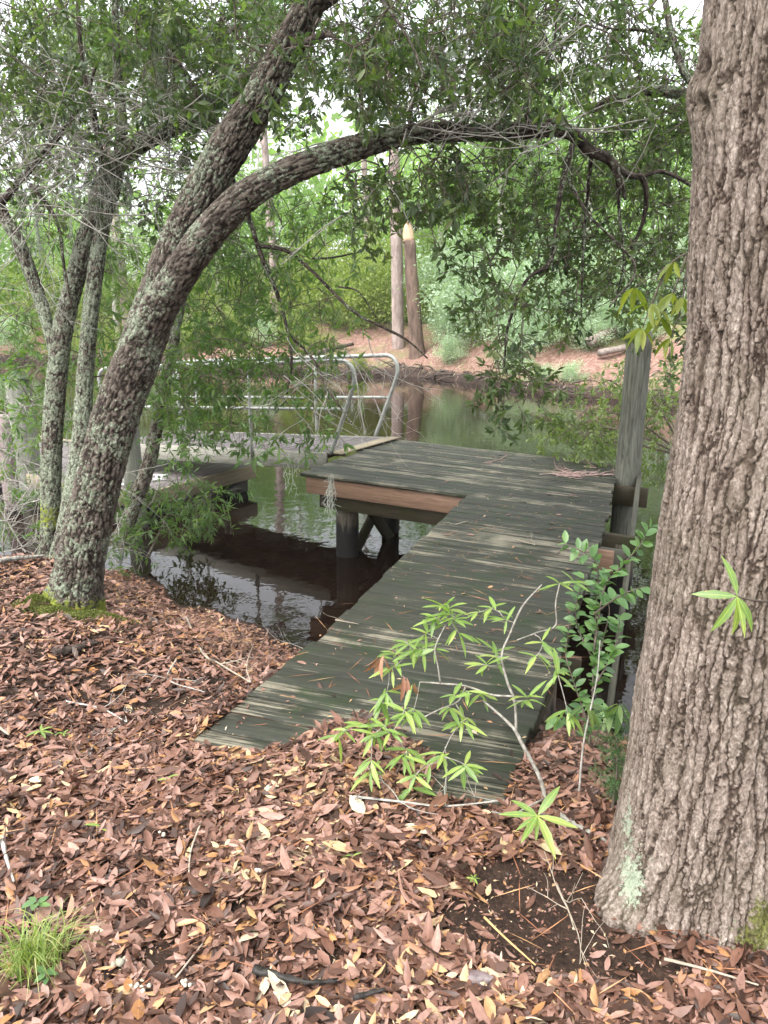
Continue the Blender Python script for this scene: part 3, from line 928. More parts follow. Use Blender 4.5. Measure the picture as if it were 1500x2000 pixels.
# ---- the broad trunk on the right
BT = np.array([0.985, 1.97])
def big_extra(TH, R, S, C, h):
    # world position of each vertex (the axis is close to vertical)
    x = C[:, 0][:, None] - np.sin(TH) * R * -1.0
    y = C[:, 1][:, None] - np.cos(TH) * R
    z = C[:, 2][:, None] + 0 * TH
    px, py, _ = project(np.stack([x, y, z], -1))
    g = lambda cx, cy_, rx, ry: np.exp(-(((px - cx) / rx) ** 2 + ((py - cy_) / ry) ** 2))
    li = 0.85 * g(1232, 1735, 24, 55) + 0.75 * g(1226, 1600, 12, 70) + 0.55 * g(1290, 1835, 30, 30) + 0.5 * g(1440, 1810, 30, 30) + 0.42 * g(1500, 1710, 22, 40) + 0.36 * g(1310, 1330, 12, 30) + 0.34 * g(1250, 1700, 60, 90)
    mo = 0.8 * g(1490, 1790, 34, 60) + 0.62 * g(1450, 1850, 60, 50) + 0.35 * g(1340, 1890, 90, 30) + 0.3 * g(1160, 1690, 50, 40)
    # knot scar high on the left edge and a healed bump lower down
    bumpk = np.exp(-(((py - 190) / 70) ** 2 + ((px - 1372) / 45) ** 2))
    hole = np.exp(-(((py - 130) / 26) ** 2 + ((px - 1378) / 12) ** 2)) + np.exp(-(((py - 205) / 22) ** 2 + ((px - 1385) / 10) ** 2))
    bump2 = np.exp(-(((py - 1350) / 60) ** 2 + ((px - 1300) / 60) ** 2))
    R = R + 0.026 * bumpk - 0.05 * np.clip(hole, 0, 1) * 0.55 + 0.012 * bump2
    return R, {'lichen': li, 'moss': mo, 'h': np.clip(h - 0.8 * np.clip(hole, 0, 1), 0, 1)}

def big_flare(TH, S):
    e = np.exp(-np.maximum(S - 0.12, 0) / 0.20)
    left = np.exp(-((((TH - (-1.15) + np.pi) % (2 * np.pi)) - np.pi) / 0.36) ** 2)
    front = np.exp(-((((TH - 0.25 + np.pi) % (2 * np.pi)) - np.pi) / 0.5) ** 2)
    return e * (0.015 + 0.11 * left * np.exp(-np.maximum(S - 0.12, 0) / 0.12) + 0.05 * front)

tree = thing('broad_tree', 'broad grey brown tree trunk with deep furrowed bark and a lichen patch, beside the dock', 'tree', (BT[0], BT[1], -0.1))
th_front = np.concatenate([np.linspace(-1.7, 1.7, 400, endpoint=False), np.linspace(1.7, 2 * np.pi - 1.7, 70, endpoint=False)])
vs = np.concatenate([np.linspace(0, 2.55, 760, endpoint=False), np.linspace(2.55, 6.0, 90)]) / 6.0
m = MB()
tube(m, [[BT[0] - 0.005, BT[1], -0.16], [BT[0] + 0.024, BT[1], 0.7], [BT[0] + 0.044, BT[1] + 0.0, 1.5], [BT[0] + 0.02, BT[1], 2.3], [BT[0] + 0.03, BT[1] + 0.05, 5.84]],
     [0.268, 0.257, 0.245, 0.252, 0.21], theta=th_front, step=vs, disp=bark_disp(0.0255, 0.10, 0.0095, 101, big_flare, None, big_extra, 0.25, 0.26, 0.15))
m.build('trunk', M_BARKBIG, tree, True)

# ---- leaf geometry
def ortho(D, N):
    D = D / (np.linalg.norm(D, axis=1, keepdims=True) + 1e-9)
    N = N - D * (N * D).sum(1, keepdims=True)
    N = N / (np.linalg.norm(N, axis=1, keepdims=True) + 1e-9)
    return D, N, np.cross(N, D)

HI_T = np.array([0.22, 0.52, 0.80]); HI_W = np.array([0.72, 1.0, 0.62])
HI_TRI = np.array([[0, 2, 1], [0, 3, 2], [7, 8, 10], [8, 9, 10]])
HI_QUAD = np.array([[1, 2, 5, 4], [2, 3, 6, 5], [4, 5, 8, 7], [5, 6, 9, 8]])
LO_TRI = np.array([[0, 4, 1], [0, 2, 4], [1, 4, 3], [4, 2, 3]])

def leaf_geo(mb, P, D, N, L, W, rnd, fold=0.35, curl=0.15, hi=False):
    n = len(P)
    if n == 0: return
    P = np.asarray(P, float)
    D, N, B = ortho(np.asarray(D, float), np.asarray(N, float))
    L = np.broadcast_to(L, (n,))[:, None]; W = np.broadcast_to(W, (n,))[:, None]
    fold = np.broadcast_to(fold, (n,))[:, None]; curl = np.broadcast_to(curl, (n,))[:, None]
    if hi:
        vs_ = [P]
        for t_, w_ in zip(HI_T, HI_W):
            c = P + D * L * t_ - N * curl * L * t_ * t_
            s = B * W * 0.5 * w_ + 0 * P
            u = N * fold * W * 0.5 * w_
            vs_ += [c - s + u, c, c + s + u]
        vs_.append(P + D * L - N * curl * L)
        V = np.stack(vs_, 1)
        k = 11
        off = (np.arange(n) * k)[:, None, None]
        mb.add(V.reshape(-1, 3), (HI_TRI[None] + off).reshape(-1, 3), (HI_QUAD[None] + off).reshape(-1, 4), rnd=np.repeat(rnd, k))
    else:
        c = P + D * L * 0.5 - N * curl * L * 0.25
        s = B * W * 0.5; u = N * fold * W * 0.5
        V = np.stack([P, c - s + u, c + s + u, P + D * L - N * curl * L, c], 1)
        off = (np.arange(n) * 5)[:, None, None]
        mb.add(V.reshape(-1, 3), (LO_TRI[None] + off).reshape(-1, 3), None, rnd=np.repeat(rnd, 5))

def single_leaf_mesh(name, mat, L, W, fold, curl):
    m = MB()
    leaf_geo(m, [[0, 0, 0]], [[1, 0, 0]], [[0, 0, 1]], L, W, np.array([0.5]), fold, curl, hi=True)
    me = m.mesh(name, True)
    me.materials.append(mat)
    return me

def leaf_obj(me, parent, P, D, N, scale=1.0, name='leaf'):
    D, N, B = ortho(np.asarray([D], float), np.asarray([N], float))
    M = Matrix((Vector(D[0]), Vector(-B[0]) * -1, Vector(N[0]))).transposed().to_4x4()
    o = bpy.data.objects.new(name, me)
    COL.objects.link(o)
    if parent is not None:
        o.parent = parent
        o.matrix_parent_inverse = Matrix.Translation(-Vector(parent.location))
    o.matrix_basis = Matrix.Translation(Vector(P)) @ M @ Matrix.Scale(float(scale), 4)
    return o

def rot_to(X, roll):
    """rotation matrices (n,3,3) whose first column is X and whose third column leans up"""
    X = X / (np.linalg.norm(X, axis=1, keepdims=True) + 1e-9)
    up = np.tile(np.array([0, 0, 1.0]), (len(X), 1))
    m_ = np.abs(X[:, 2]) > 0.95
    up[m_] = [0, 1.0, 0]
    Y = np.cross(up, X); Y /= np.linalg.norm(Y, axis=1, keepdims=True)
    Z = np.cross(X, Y)
    c, s = np.cos(roll)[:, None], np.sin(roll)[:, None]
    return np.stack([X, Y * c + Z * s, Z * c - Y * s], -1)

def make_spray(kind, r):
    """local leaves of one small branch end that runs along +X; returns P, D, N, L, W and twig polylines"""
    P, D, N, L, W, tw = [], [], [], [], [], []
    cfg = {'oak': (0.30, 5, 6, 0.055, 0.020, 0.9), 'bay': (0.30, 3, 6, 0.095, 0.021, 0.8), 'big': (0.34, 3, 6, 0.125, 0.036, 0.8)}[kind]
    ln, ntw, nl, LL, WW, spread_ = cfg
    main = [np.array([0, 0, 0.0]), np.array([ln * 0.5, r.normal(0, 0.015), r.normal(0, 0.015)]), np.array([ln, r.normal(0, 0.03), -0.03])]
    tw.append(main)
    ends = [(main[2], np.array([1.0, 0, -0.1]))]
    for k in range(ntw):
        t_ = r.uniform(0.1, 0.95)
        p = main[0] * (1 - t_) + main[2] * t_
        d = np.array([r.uniform(0.2, 1.0), r.normal(0, 1) * spread_, r.normal(0, 0.55)])
        d /= np.linalg.norm(d)
        q = p + d * r.uniform(0.06, 0.15)
        tw.append([p, (p + q) / 2 + r.normal(0, 0.006, 3), q])
        ends.append((q, d))
    for q, d in ends:
        for j in range(nl):
            e = d * 0.55 + r.normal(0, 0.62, 3)
            if kind != 'oak': e[2] -= 0.25
            e /= np.linalg.norm(e)
            P.append(q - d * r.uniform(0, 0.045)); D.append(e)
            N.append(np.array([0, 0, 1.0]) + r.normal(0, 0.55, 3))
            s = r.uniform(0.65, 1.2)
            L.append(LL * s); W.append(WW * s * r.uniform(0.8, 1.2))
    return tuple(np.array(x) for x in (P, D, N, L, W)) + (tw,)

SPR = {k: [make_spray(k, np.random.default_rng(100 + i)) for i in range(10)] for k in ('oak', 'bay', 'big')}

def grow(root, skel, targets, kind, leafmat, twigmat, seed, singles=0, singlemat=None, droop=0.5, twr=0.0035, size=1.0, crown='crown', gs=1.0):
    """attach a leafy spray at every target by thin twigs that run back to the nearest branch"""
    r = np.random.default_rng(seed)
    nodes = np.asarray(skel, float)
    T = np.asarray(targets, float)
    d0 = np.array([np.min(((nodes - q) ** 2).sum(1)) for q in T])
    T = T[np.argsort(d0)]
    cap = len(nodes) + len(T) * 4
    buf = np.zeros((cap, 3)); buf[:len(nodes)] = nodes; n = len(nodes)
    tm = MB()
    dirs = []
    for q in T:
        dd = ((buf[:n] - q) ** 2).sum(1)
        a = buf[np.argmin(dd)]
        v = q - a
        ln = np.linalg.norm(v)
        nseg = 2 if ln < 0.35 else 3
        pts = [a]
        for k in range(1, nseg):
            f_ = k / nseg
            pts.append(a + v * f_ + r.normal(0, 0.07 * ln, 3) + np.array([0, 0, 0.10 * ln * math.sin(math.pi * f_)]))
        pts.append(q)
        rr = twr * (1 + 1.4 * min(ln, 1.6))
        tube(tm, pts, np.linspace(rr, twr * 0.8, len(pts)), 4, max(ln / 5, 0.05), cap=False)
        for p in pts[1:]:
            buf[n] = p; n += 1
        x = (pts[-1] - pts[-2]); x = x / (np.linalg.norm(x) + 1e-9)
        x = x * 0.7 + r.normal(0, 0.45, 3) + np.array([0, 0, -droop])
        dirs.append(x)
    R = rot_to(np.array(dirs), r.uniform(-0.6, 0.6, len(T)))
    allv = [[] for _ in range(6)]
    for i, q in enumerate(T):
        P, D, N, L, W, tw = SPR[kind][r.integers(10)]
        s = size * r.uniform(0.8, 1.2)
        allv[0].append(q + (P * s) @ R[i].T); allv[1].append(D @ R[i].T); allv[2].append(N @ R[i].T)
        allv[3].append(L * s); allv[4].append(W * s)
        base = r.uniform(0, 1)
        allv[5].append(np.clip(0.55 * base + 0.45 * r.uniform(0, 1, len(P)), 0, 1))
        for w_ in tw:
            tube(tm, q + (np.array(w_) * s) @ R[i].T, [0.0024, 0.0018, 0.0013], 3, 0.12, cap=False)
    P, D, N, L, W, rn = (np.concatenate(x) for x in allv)
    tm.build('twigs', twigmat, root, False, 'stuff')
    keep = np.ones(len(P), bool)
    if singles:
        px, py, dep = project(P)
        vis = (px > 0) & (px < 1360) & (py > 0) & (py < 1000)
        order = np.argsort(np.where(vis, dep / np.maximum(L, 1e-3), 1e9))[:singles]
        meshes = [single_leaf_mesh('leaf', singlemat, 1.0, w_, f_, c_) for w_, f_, c_ in ((0.36, 0.3, 0.1), (0.3, 0.4, 0.2), (0.4, 0.25, 0.05), (0.28, 0.5, 0.25))]
        if kind == 'bay':
            meshes = [single_leaf_mesh('leaf', singlemat, 1.0, w_, f_, c_) for w_, f_, c_ in ((0.22, 0.3, 0.12), (0.2, 0.4, 0.25), (0.25, 0.25, 0.05))]
        for k in order:
            leaf_obj(meshes[r.integers(len(meshes))], root, P[k], D[k], N[k], L[k])
        keep[order] = False
    m_ = MB()
    leaf_geo(m_, P[keep], D[keep], N[keep], L[keep], W[keep], rn[keep], r.uniform(0.15, 0.5, keep.sum()), r.uniform(0, 0.35, keep.sum()))
    m_.build(crown, leafmat, root, False, 'stuff')
    return buf[:n]

def mass(specs, seed, dens=1.0):
    r = np.random.default_rng(seed)
    out = []
    for px, py, rx, ry, Y0, Y1, n in specs:
        for _ in range(int(n * dens)):
            a, q = r.uniform(0, 2 * np.pi), math.sqrt(r.uniform(0, 1))
            out.append(at(px + rx * q * math.cos(a), py + ry * q * math.sin(a), r.uniform(Y0, Y1)))
    return np.array(out)

def bare(mb, p, d, ln, rad, lev, r, gravity=0.0):
    """forking bare twigs"""
    n = 4
    pts = [np.array(p, float)]
    d = np.array(d, float); d /= np.linalg.norm(d)
    for k in range(n):
        d = d + r.normal(0, 0.16, 3) + np.array([0, 0, -gravity]); d /= np.linalg.norm(d)
        pts.append(pts[-1] + d * ln / n)
    tube(mb, pts, np.linspace(rad, rad * 0.45, n + 1), 4 if rad < 0.006 else 6, ln / 6, cap=False)
    if lev > 0:
        for k in range(r.integers(2, 5)):
            i = r.integers(1, n + 1)
            e = d + r.normal(0, 0.75, 3); e /= np.linalg.norm(e)
            bare(mb, pts[i], e, ln * r.uniform(0.4, 0.75), rad * 0.55, lev - 1, r, gravity)
    return pts

def stem_part(name, root, ctrl, mat, seed, cell=0.021, depth=0.012, nseg=72, step=0.011, flare=None, moss=None):
    """ctrl: (px, py, Y, width in photo pixels) down a stem -> one furrowed tube; returns its centre line"""
    P = [at(a, b, c) for a, b, c, _ in ctrl]
    R = [(0.5 if w_ > 44 else 0.46 if mat is not M_BARKDARK else 0.44 if root.name == 'slender_oak' else 0.5) * w_ / FPX * project(p)[2] for p, (_, _, _, w_) in zip(P, ctrl)]
    m_ = MB()
    C, RR = tube(m_, P, R, nseg, step, bark_disp(cell, 0.26, depth, seed, flare, moss, None, None, 0.40, 0.22))
    m_.build(name, mat, root, True)
    return C[::8]

# ---- the leaning oak in front of the gangway
b0 = atz(140, 1200, height(-2.25, 5.05).item())
oak = thing('leaning_oak', 'oak with a thick leaning furrowed trunk arching over the dock, moss at its foot', 'tree', b0)
YB = b0[1]
def oak_flare(TH, S):
    e = np.exp(-np.maximum(S - 0.25, 0) / 0.13)
    return e * (0.03 + 0.05 * np.cos(3 * TH + 0.8) ** 2)
def oak_moss(TH, S):
    return 0.95 * np.exp(-np.maximum(S - 0.30, 0) / 0.10)
sk = []
sk.append(stem_part('trunk', oak, [(122, 1262, YB, 92), (142, 1180, YB, 90), (161, 1080, YB, 86), (190, 950, YB + 0.02, 86), (228, 810, YB + 0.06, 88), (275, 680, YB + 0.1, 86), (325, 540, YB + 0.14, 78), (375, 420, YB + 0.18, 74),
    (440, 300, YB + 0.22, 74), (505, 200, YB + 0.25, 68), (550, 115, YB + 0.28, 62), (595, 30, YB + 0.3, 56), (640, -60, YB + 0.3, 52), (690, -190, YB + 0.3, 46), (700, -400, YB + 0.4, 38), (690, -700, YB + 0.5, 22)], M_BARKOAK, 201, 0.023, 0.016, 120, 0.0085, oak_flare, oak_moss))
sk.append(stem_part('limb', oak, [(262, 690, YB + 0.06, 60), (300, 620, YB + 0.04, 68), (345, 545, YB - 0.02, 66), (400, 465, YB - 0.05, 64), (460, 400, YB - 0.08, 60), (530, 352, YB - 0.1, 54), (610, 318, YB - 0.08, 50), (690, 290, YB, 48), (770, 268, YB + 0.08, 44),
    (850, 258, YB + 0.15, 40), (930, 258, YB + 0.2, 36), (1010, 255, YB + 0.25, 36), (1080, 250, YB + 0.3, 36), (1125, 262, YB + 0.32, 30)], M_BARKOAK, 202, 0.024, 0.013, 72, 0.0105))
sub_ = [
    [(1115, 258, YB + 0.32, 26), (1150, 292, YB + 0.36, 22), (1190, 312, YB + 0.4, 20), (1208, 345, YB + 0.42, 14), (1222, 390, YB + 0.44, 8)],
    [(1190, 315, YB + 0.4, 14), (1225, 340, YB + 0.5, 13), (1256, 350, YB + 0.55, 13), (1262, 400, YB + 0.6, 10), (1250, 450, YB + 0.65, 8), (1232, 485, YB + 0.65, 6)],
    [(1255, 345, YB + 0.55, 10), (1290, 335, YB + 0.6, 9), (1330, 350, YB + 0.6, 8), (1365, 375, YB + 0.6, 6)],
    [(1118, 285, YB + 0.3, 13), (1100, 350, YB + 0.25, 12), (1088, 420, YB + 0.22, 11), (1075, 510, YB + 0.2, 9), (1030, 545, YB + 0.15, 8), (1005, 600, YB + 0.1, 7), (990, 650, YB + 0.05, 6), (985, 720, YB, 4)],
    [(1155, 300, YB + 0.38, 9), (1148, 380, YB + 0.5, 7), (1140, 470, YB + 0.55, 6), (1135, 600, YB + 0.6, 4)],
    [(1205, 330, YB + 0.42, 9), (1210, 420, YB + 0.5, 7), (1218, 510, YB + 0.55, 5), (1200, 600, YB + 0.6, 4)],
    [(1110, 350, YB + 0.3, 8), (1150, 420, YB + 0.1, 6), (1240, 520, YB + 0.0, 5), (1190, 600, YB - 0.1, 4)],
    [(1025, 250, YB + 0.25, 9), (1040, 180, YB + 0.3, 7), (1080, 90, YB + 0.4, 5), (1090, -20, YB + 0.5, 4)],
    [(800, 262, YB + 0.1, 10), (808, 190, YB + 0.15, 8), (850, 120, YB + 0.2, 6), (880, 20, YB + 0.3, 4), (900, -100, YB + 0.3, 4)],
    [(620, 20, YB + 0.3, 16), (720, -40, YB + 0.2, 12), (860, -80, YB + 0.1, 10), (1000, -90, YB + 0.2, 7), (1150, -60, YB + 0.3, 5)],
    [(560, 100, YB + 0.28, 14), (610, 78, YB + 0.1, 17), (640, 66, YB, 14), (655, 75, YB - 0.1, 7)],
    [(700, -60, YB + 0.3, 9), (760, 20, YB - 0.3, 7), (800, 80, YB - 0.6, 5), (830, 150, YB - 0.8, 4)],
]
for i, c in enumerate(sub_):
    sk.append(stem_part('branch', oak, c, M_BARKDARK, 220 + i, 0.02, 0.004, 12, 0.03))
skel = np.concatenate(sk[1:])
T = mass([(640, 60, 220, 110, YB - 0.4, YB + 2.2, 110), (880, 80, 230, 130, YB - 0.5, YB + 2.5, 200), (1120, 70, 200, 110, YB - 0.2, YB + 2.5, 90), (900, -140, 600, 120, YB - 0.5, YB + 2.5, 70),
          (1060, 370, 100, 120, YB + 0.5, YB + 1.9, 50), (1220, 390, 120, 150, YB + 0.65, YB + 2.2, 88), (1170, 520, 120, 80, YB + 0.4, YB + 1.5, 48), (920, 330, 70, 60, YB, YB + 1, 22),
          (990, 615, 40, 70, YB - 0.2, YB + 0.1, 16), (1000, 715, 42, 34, YB - 0.2, YB + 0.1, 13), (965, 500, 50, 70, YB, YB + 0.6, 16),
          (820, 330, 90, 50, YB - 0.2, YB + 0.8, 26), (720, 360, 60, 40, YB - 0.2, YB + 0.6, 12), (1260, 230, 110, 120, YB + 0.7, YB + 2, 44)], 31)
grow(oak, skel, T, 'oak', M_OAKLEAF, M_TWIGBROWN, 32, droop=0.3, singles=290, singlemat=M_OAKLEAF_O)
# grey dead twigs tangled along the limb
m = MB(); r_ = np.random.default_rng(44)
for k in range(26):
    p = at(r_.uniform(780, 1130), r_.uniform(235, 262), YB + r_.uniform(-0.1, 0.3))
    bare(m, p, [r_.normal(0, 1), r_.normal(-0.2, 0.4), r_.normal(0.15, 0.5)], r_.uniform(0.3, 0.8), 0.005, 2, r_)
m.build('dead_twigs', M_TWIGGREY, oak, False, 'stuff')

# ---- the clump of slender lichen-crusted stems behind it
YC = 6.3
cb = at(100, 1080, YC); cb[2] = height(cb[0], cb[1]).item()
clump = thing('slender_oak', 'clump of slender lichen crusted stems growing behind the leaning trunk', 'tree', cb)
sk = []
sk.append(stem_part('stem', clump, [(92, 1120, YC, 46), (98, 1040, YC, 40), (100, 930, YC, 42), (104, 830, YC, 42), (112, 730, YC, 42), (124, 640, YC, 42), (143, 560, YC, 40), (165, 480, YC, 40), (190, 400, YC, 40), (215, 335, YC + 0.05, 42), (275, 280, YC + 0.1, 40), (340, 248, YC + 0.1, 36),
    (400, 215, YC + 0.1, 34), (450, 180, YC + 0.15, 32), (500, 140, YC + 0.2, 30), (560, 112, YC + 0.2, 26), (610, 85, YC + 0.2, 20)], M_BARKLICH, 301, 0.022, 0.011, 56, 0.011, None, lambda TH, S: 0.55 * np.exp(-((S - 0.55) / 0.2) ** 2)))
sk.append(stem_part('stem', clump, [(110, 1110, YC - 0.2, 40), (135, 1000, YC - 0.2, 38), (158, 860, YC - 0.15, 38), (166, 740, YC - 0.1, 36), (176, 620, YC - 0.1, 34), (188, 520, YC - 0.05, 34), (203, 430, YC, 32), (225, 350, YC + 0.05, 32), (238, 250, YC + 0.1, 24), (230, 150, YC + 0.2, 20), (225, 20, YC + 0.2, 16), (220, -200, YC + 0.2, 10)], M_BARKLICH, 302, 0.022, 0.010, 48, 0.012))
sk.append(stem_part('stem', clump, [(108, 690, YC, 26), (90, 620, YC + 0.05, 26), (62, 540, YC + 0.1, 28), (35, 470, YC + 0.1, 28), (5, 415, YC + 0.15, 24), (-20, 340, YC + 0.15, 20), (-30, 200, YC + 0.2, 14)], M_BARKLICH, 303, 0.022, 0.008, 36, 0.014))
for i, c in enumerate([
    [(0, 400, YC + 0.15, 16), (50, 340, YC, 14), (120, 260, YC - 0.1, 12), (165, 190, YC - 0.1, 9), (190, 120, YC - 0.1, 7)],
    [(210, 380, YC, 14), (185, 230, YC, 14), (165, 150, YC, 13), (155, 60, YC, 10), (150, -60, YC, 8)],
    [(440, 260, YC + 0.3, 13), (412, 225, YC + 0.3, 14), (380, 175, YC + 0.3, 15), (335, 110, YC + 0.3, 16), (285, 65, YC + 0.3, 16), (235, 10, YC + 0.3, 14), (200, -80, YC + 0.3, 12)],
    [(322, 105, YC + 0.3, 12), (365, 75, YC + 0.35, 15), (420, 50, YC + 0.4, 12), (470, 20, YC + 0.5, 8)],
    [(405, 215, YC + 0.3, 16), (415, 260, YC + 0.35, 15), (440, 320, YC + 0.4, 13), (468, 380, YC + 0.4, 12), (488, 430, YC + 0.4, 12), (510, 500, YC + 0.35, 11), (540, 570, YC + 0.3, 10), (560, 640, YC + 0.25, 8), (570, 700, YC + 0.2, 7), (560, 770, YC + 0.2, 5)],
    [(505, 480, YC + 0.35, 10), (560, 490, YC + 0.3, 9), (610, 530, YC + 0.2, 8), (655, 575, YC + 0.1, 8), (700, 615, YC, 7), (760, 645, YC - 0.05, 7), (800, 668, YC - 0.1, 5), (835, 700, YC - 0.1, 4)],
    [(610, 505, YC + 0.2, 5), (650, 503, YC + 0.2, 5), (690, 495, YC + 0.2, 4)],
    [(660, 560, YC + 0.1, 5), (700, 570, YC, 4), (735, 620, YC, 3)],
    [(60, 360, YC, 9), (110, 430, YC - 0.1, 8), (125, 520, YC - 0.15, 7), (140, 600, YC - 0.2, 5)],
    [(560, 650, YC + 0.2, 7), (610, 700, YC, 6), (640, 760, YC - 0.1, 5), (690, 830, YC - 0.2, 4)],
]):
    sk.append(stem_part('branch', clump, c, M_BARKDARK, 320 + i, 0.02, 0.003, 10, 0.035))
skel = np.concatenate(sk)
T = mass([(200, 60, 280, 130, YC - 0.8, YC + 2.8, 260), (100, 250, 150, 150, YC - 0.4, YC + 3, 120), (420, 100, 170, 130, YC - 0.4, YC + 3, 150), (100, -120, 420, 110, YC - 0.8, YC + 2, 50), (350, 330, 90, 80, YC, YC + 2, 30)], 41)
grow(clump, skel, T, 'oak', M_OAKLEAF, M_TWIGBROWN, 42, size=1.3)
T = mass([(430, 560, 90, 150, YC + 0.3, YC + 1.8, 58), (560, 440, 110, 90, YC + 0.3, YC + 1.8, 42), (560, 600, 110, 110, YC + 0.1, YC + 1.5, 50), (480, 700, 130, 60, YC + 0.2, YC + 1.2, 56), (330, 760, 70, 70, YC + 0.3, YC + 1.0, 18),
          (560, 800, 90, 50, YC, YC + 0.4, 18), (400, 790, 100, 50, YC + 0.2, YC + 1, 34), (80, 480, 100, 120, YC + 0.3, YC + 2.0, 30), (230, 560, 60, 120, YC + 0.5, YC + 2, 22), (640, 720, 70, 60, YC - 0.1, YC + 0.3, 8), (80, 680, 90, 110, YC + 0.3, YC + 2, 56), (230, 700, 50, 90, YC + 0.6, YC + 2, 22)], 43)
grow(clump, skel, T, 'bay', M_BAYLEAF, M_TWIGBROWN, 45, crown='drooping_foliage')
m = MB(); r_ = np.random.default_rng(46)
for k in range(110):
    p = at(r_.uniform(0, 320), r_.uniform(150, 420), YC + r_.uniform(-0.5, 0.4))
    bare(m, p, [r_.normal(0, 1), r_.normal(-0.1, 0.4), r_.normal(0.0, 0.45)], r_.uniform(0.35, 0.9), 0.0055, 2, r_)
for k in range(16):
    p = at(r_.uniform(540, 720), r_.uniform(640, 800), YC + r_.uniform(-0.2, 0.2))
    bare(m, p, [r_.normal(0.3, 0.7), r_.normal(0, 0.3), -0.8], r_.uniform(0.3, 0.6), 0.0042, 2, r_)
m.build('dead_twigs', M_TWIGGREY, clump, False, 'stuff')

# ---- slim grey stem at the water's edge and the bush at its foot
YS = 7.5
sb = at(262, 990, YS)
slim = thing('slim_tree', 'slim grey stem leaning right in front of the pale round pile', 'tree', (sb[0], sb[1], height(sb[0], sb[1]).item()))
s1 = stem_part('trunk', slim, [(235, 1060, YS, 36), (262, 985, YS, 32), (288, 915, YS, 30), (303, 850, YS, 28), (316, 770, YS, 27), (335, 690, YS + 0.1, 24), (352, 600, YS + 0.2, 20), (380, 480, YS + 0.4, 14), (400, 350, YS + 0.5, 9)], bark_oak('pale blotched stem bark', 0.47, (1.3, 1.3, 1.3)), 341, 0.03, 0.006, 36, 0.02)
T = mass([(350, 560, 100, 130, YS, YS + 1.2, 34), (380, 700, 110, 80, YS - 0.1, YS + 1, 34), (420, 430, 110, 120, YS + 0.2, YS + 1.8, 40), (330, 800, 60, 60, YS, YS + 0.6, 12)], 51)
grow(slim, s1, T, 'bay', M_BAYLEAF, M_TWIGBROWN, 52)
bb = at(330, 985, 7.9)
bush = thing('shore_bush', 'low green bush of long leaves at the water edge below the slim stem', 'bush', (bb[0], bb[1], WZ))
bs = np.array([lerp(np.array([sb[0] + 0.1, sb[1], WZ + 0.1]), at(350, 960, 7.9), f_) for f_ in np.linspace(0, 1, 6)])
m = MB(); tube(m, bs, [0.02, 0.018, 0.016, 0.014, 0.012, 0.008], 6, 0.1); m.build('stem', M_TWIGBROWN, bush)
T = mass([(330, 960, 95, 40, 7.5, 8.3, 44), (380, 1000, 50, 32, 7.5, 8.2, 20), (270, 990, 60, 40, 7.4, 8.0, 18)], 53)
grow(bush, bs, T, 'bay', M_BAYLEAF, M_TWIGBROWN, 54, singles=0)
lb = at(40, 1000, 7.6)
lsh = thing('bank_shrub', 'scraggly grey twigged shrub with sparse leaves at the left edge of the bank', 'shrub', (lb[0], lb[1], height(lb[0], lb[1]).item()))
m = MB(); r_ = np.random.default_rng(61); sk = []
for k in range(9):
    p = at(r_.uniform(-40, 200), r_.uniform(1040, 1090), 7.2 + r_.uniform(-0.4, 0.5))
    sk += bare(m, p, [r_.normal(-0.1, 0.4), r_.normal(0, 0.3), 1.2], r_.uniform(0.7, 1.3), 0.008, 3, r_)
for k in range(30):
    p = at(r_.uniform(-20, 230), r_.uniform(900, 1080), 7.0 + r_.uniform(-0.4, 0.5))
    bare(m, p, [r_.normal(0, 1), r_.normal(0, 0.4), r_.normal(0.2, 0.6)], r_.uniform(0.3, 0.7), 0.005, 2, r_)
m.build('twigs', M_TWIGGREY, lsh, False, 'stuff')
T = mass([(60, 860, 110, 110, 7.0, 8.4, 60), (60, 1000, 100, 70, 6.9, 8, 26), (180, 900, 50, 100, 7.0, 8, 16), (240, 1090, 40, 60, 6.9, 7.4, 9)], 62)
grow(lsh, np.array(sk), T, 'bay', M_BAYLEAF, M_TWIGGREY, 63, crown='foliage', size=0.9)

# ---- the oak behind the broad trunk (its own trunk stands outside the frame) and the bush behind the post
ob = np.array([3.75, 4.7, height(3.75, 4.7).item()])
oak2 = thing('bank_oak', 'oak behind the broad trunk with one bare limb reaching left to the sky gap', 'tree', ob)
m = MB(); tube(m, [ob - [0, 0, 0.2], ob + [0.0, 0, 1.2], ob + [-0.05, 0.2, 2.6], ob + [0.1, 0.4, 5.0]], [0.24, 0.2, 0.17, 0.08], 40, 0.02, bark_disp(0.028, 0.4, 0.012, 361)); m.build('trunk', M_BARKOAK, oak2, True)
sk = []
for i, c in enumerate([
    [(1720, 330, 4.95, 60), (1560, 250, 5.2, 40), (1430, 205, 5.4, 32), (1360, 190, 5.5, 26), (1300, 178, 5.55, 24), (1250, 178, 5.6, 22), (1215, 190, 5.6, 24), (1180, 203, 5.65, 22), (1166, 212, 5.7, 16), (1158, 219, 5.72, 8)],
    [(1560, 255, 5.2, 26), (1440, 215, 5.3, 20), (1350, 160, 5.4, 16), (1325, 110, 5.45, 15), (1308, 50, 5.5, 14), (1295, -30, 5.6, 12), (1280, -160, 5.6, 8)],
    [(1325, 90, 5.45, 8), (1260, 60, 5.6, 6), (1190, 55, 5.7, 5), (1120, 20, 5.8, 3)],
]):
    sk.append(stem_part('branch', oak2, c, M_BARKOAK if i < 2 else M_BARKDARK, 370 + i, 0.02, 0.005, 20, 0.02))
T = mass([(1260, 120, 120, 150, 5.4, 6.8, 80), (1350, 330, 90, 230, 5.5, 8, 70), (1200, -90, 320, 110, 5.2, 6.5, 16), (1310, 560, 60, 120, 5.6, 7.5, 20)], 71)
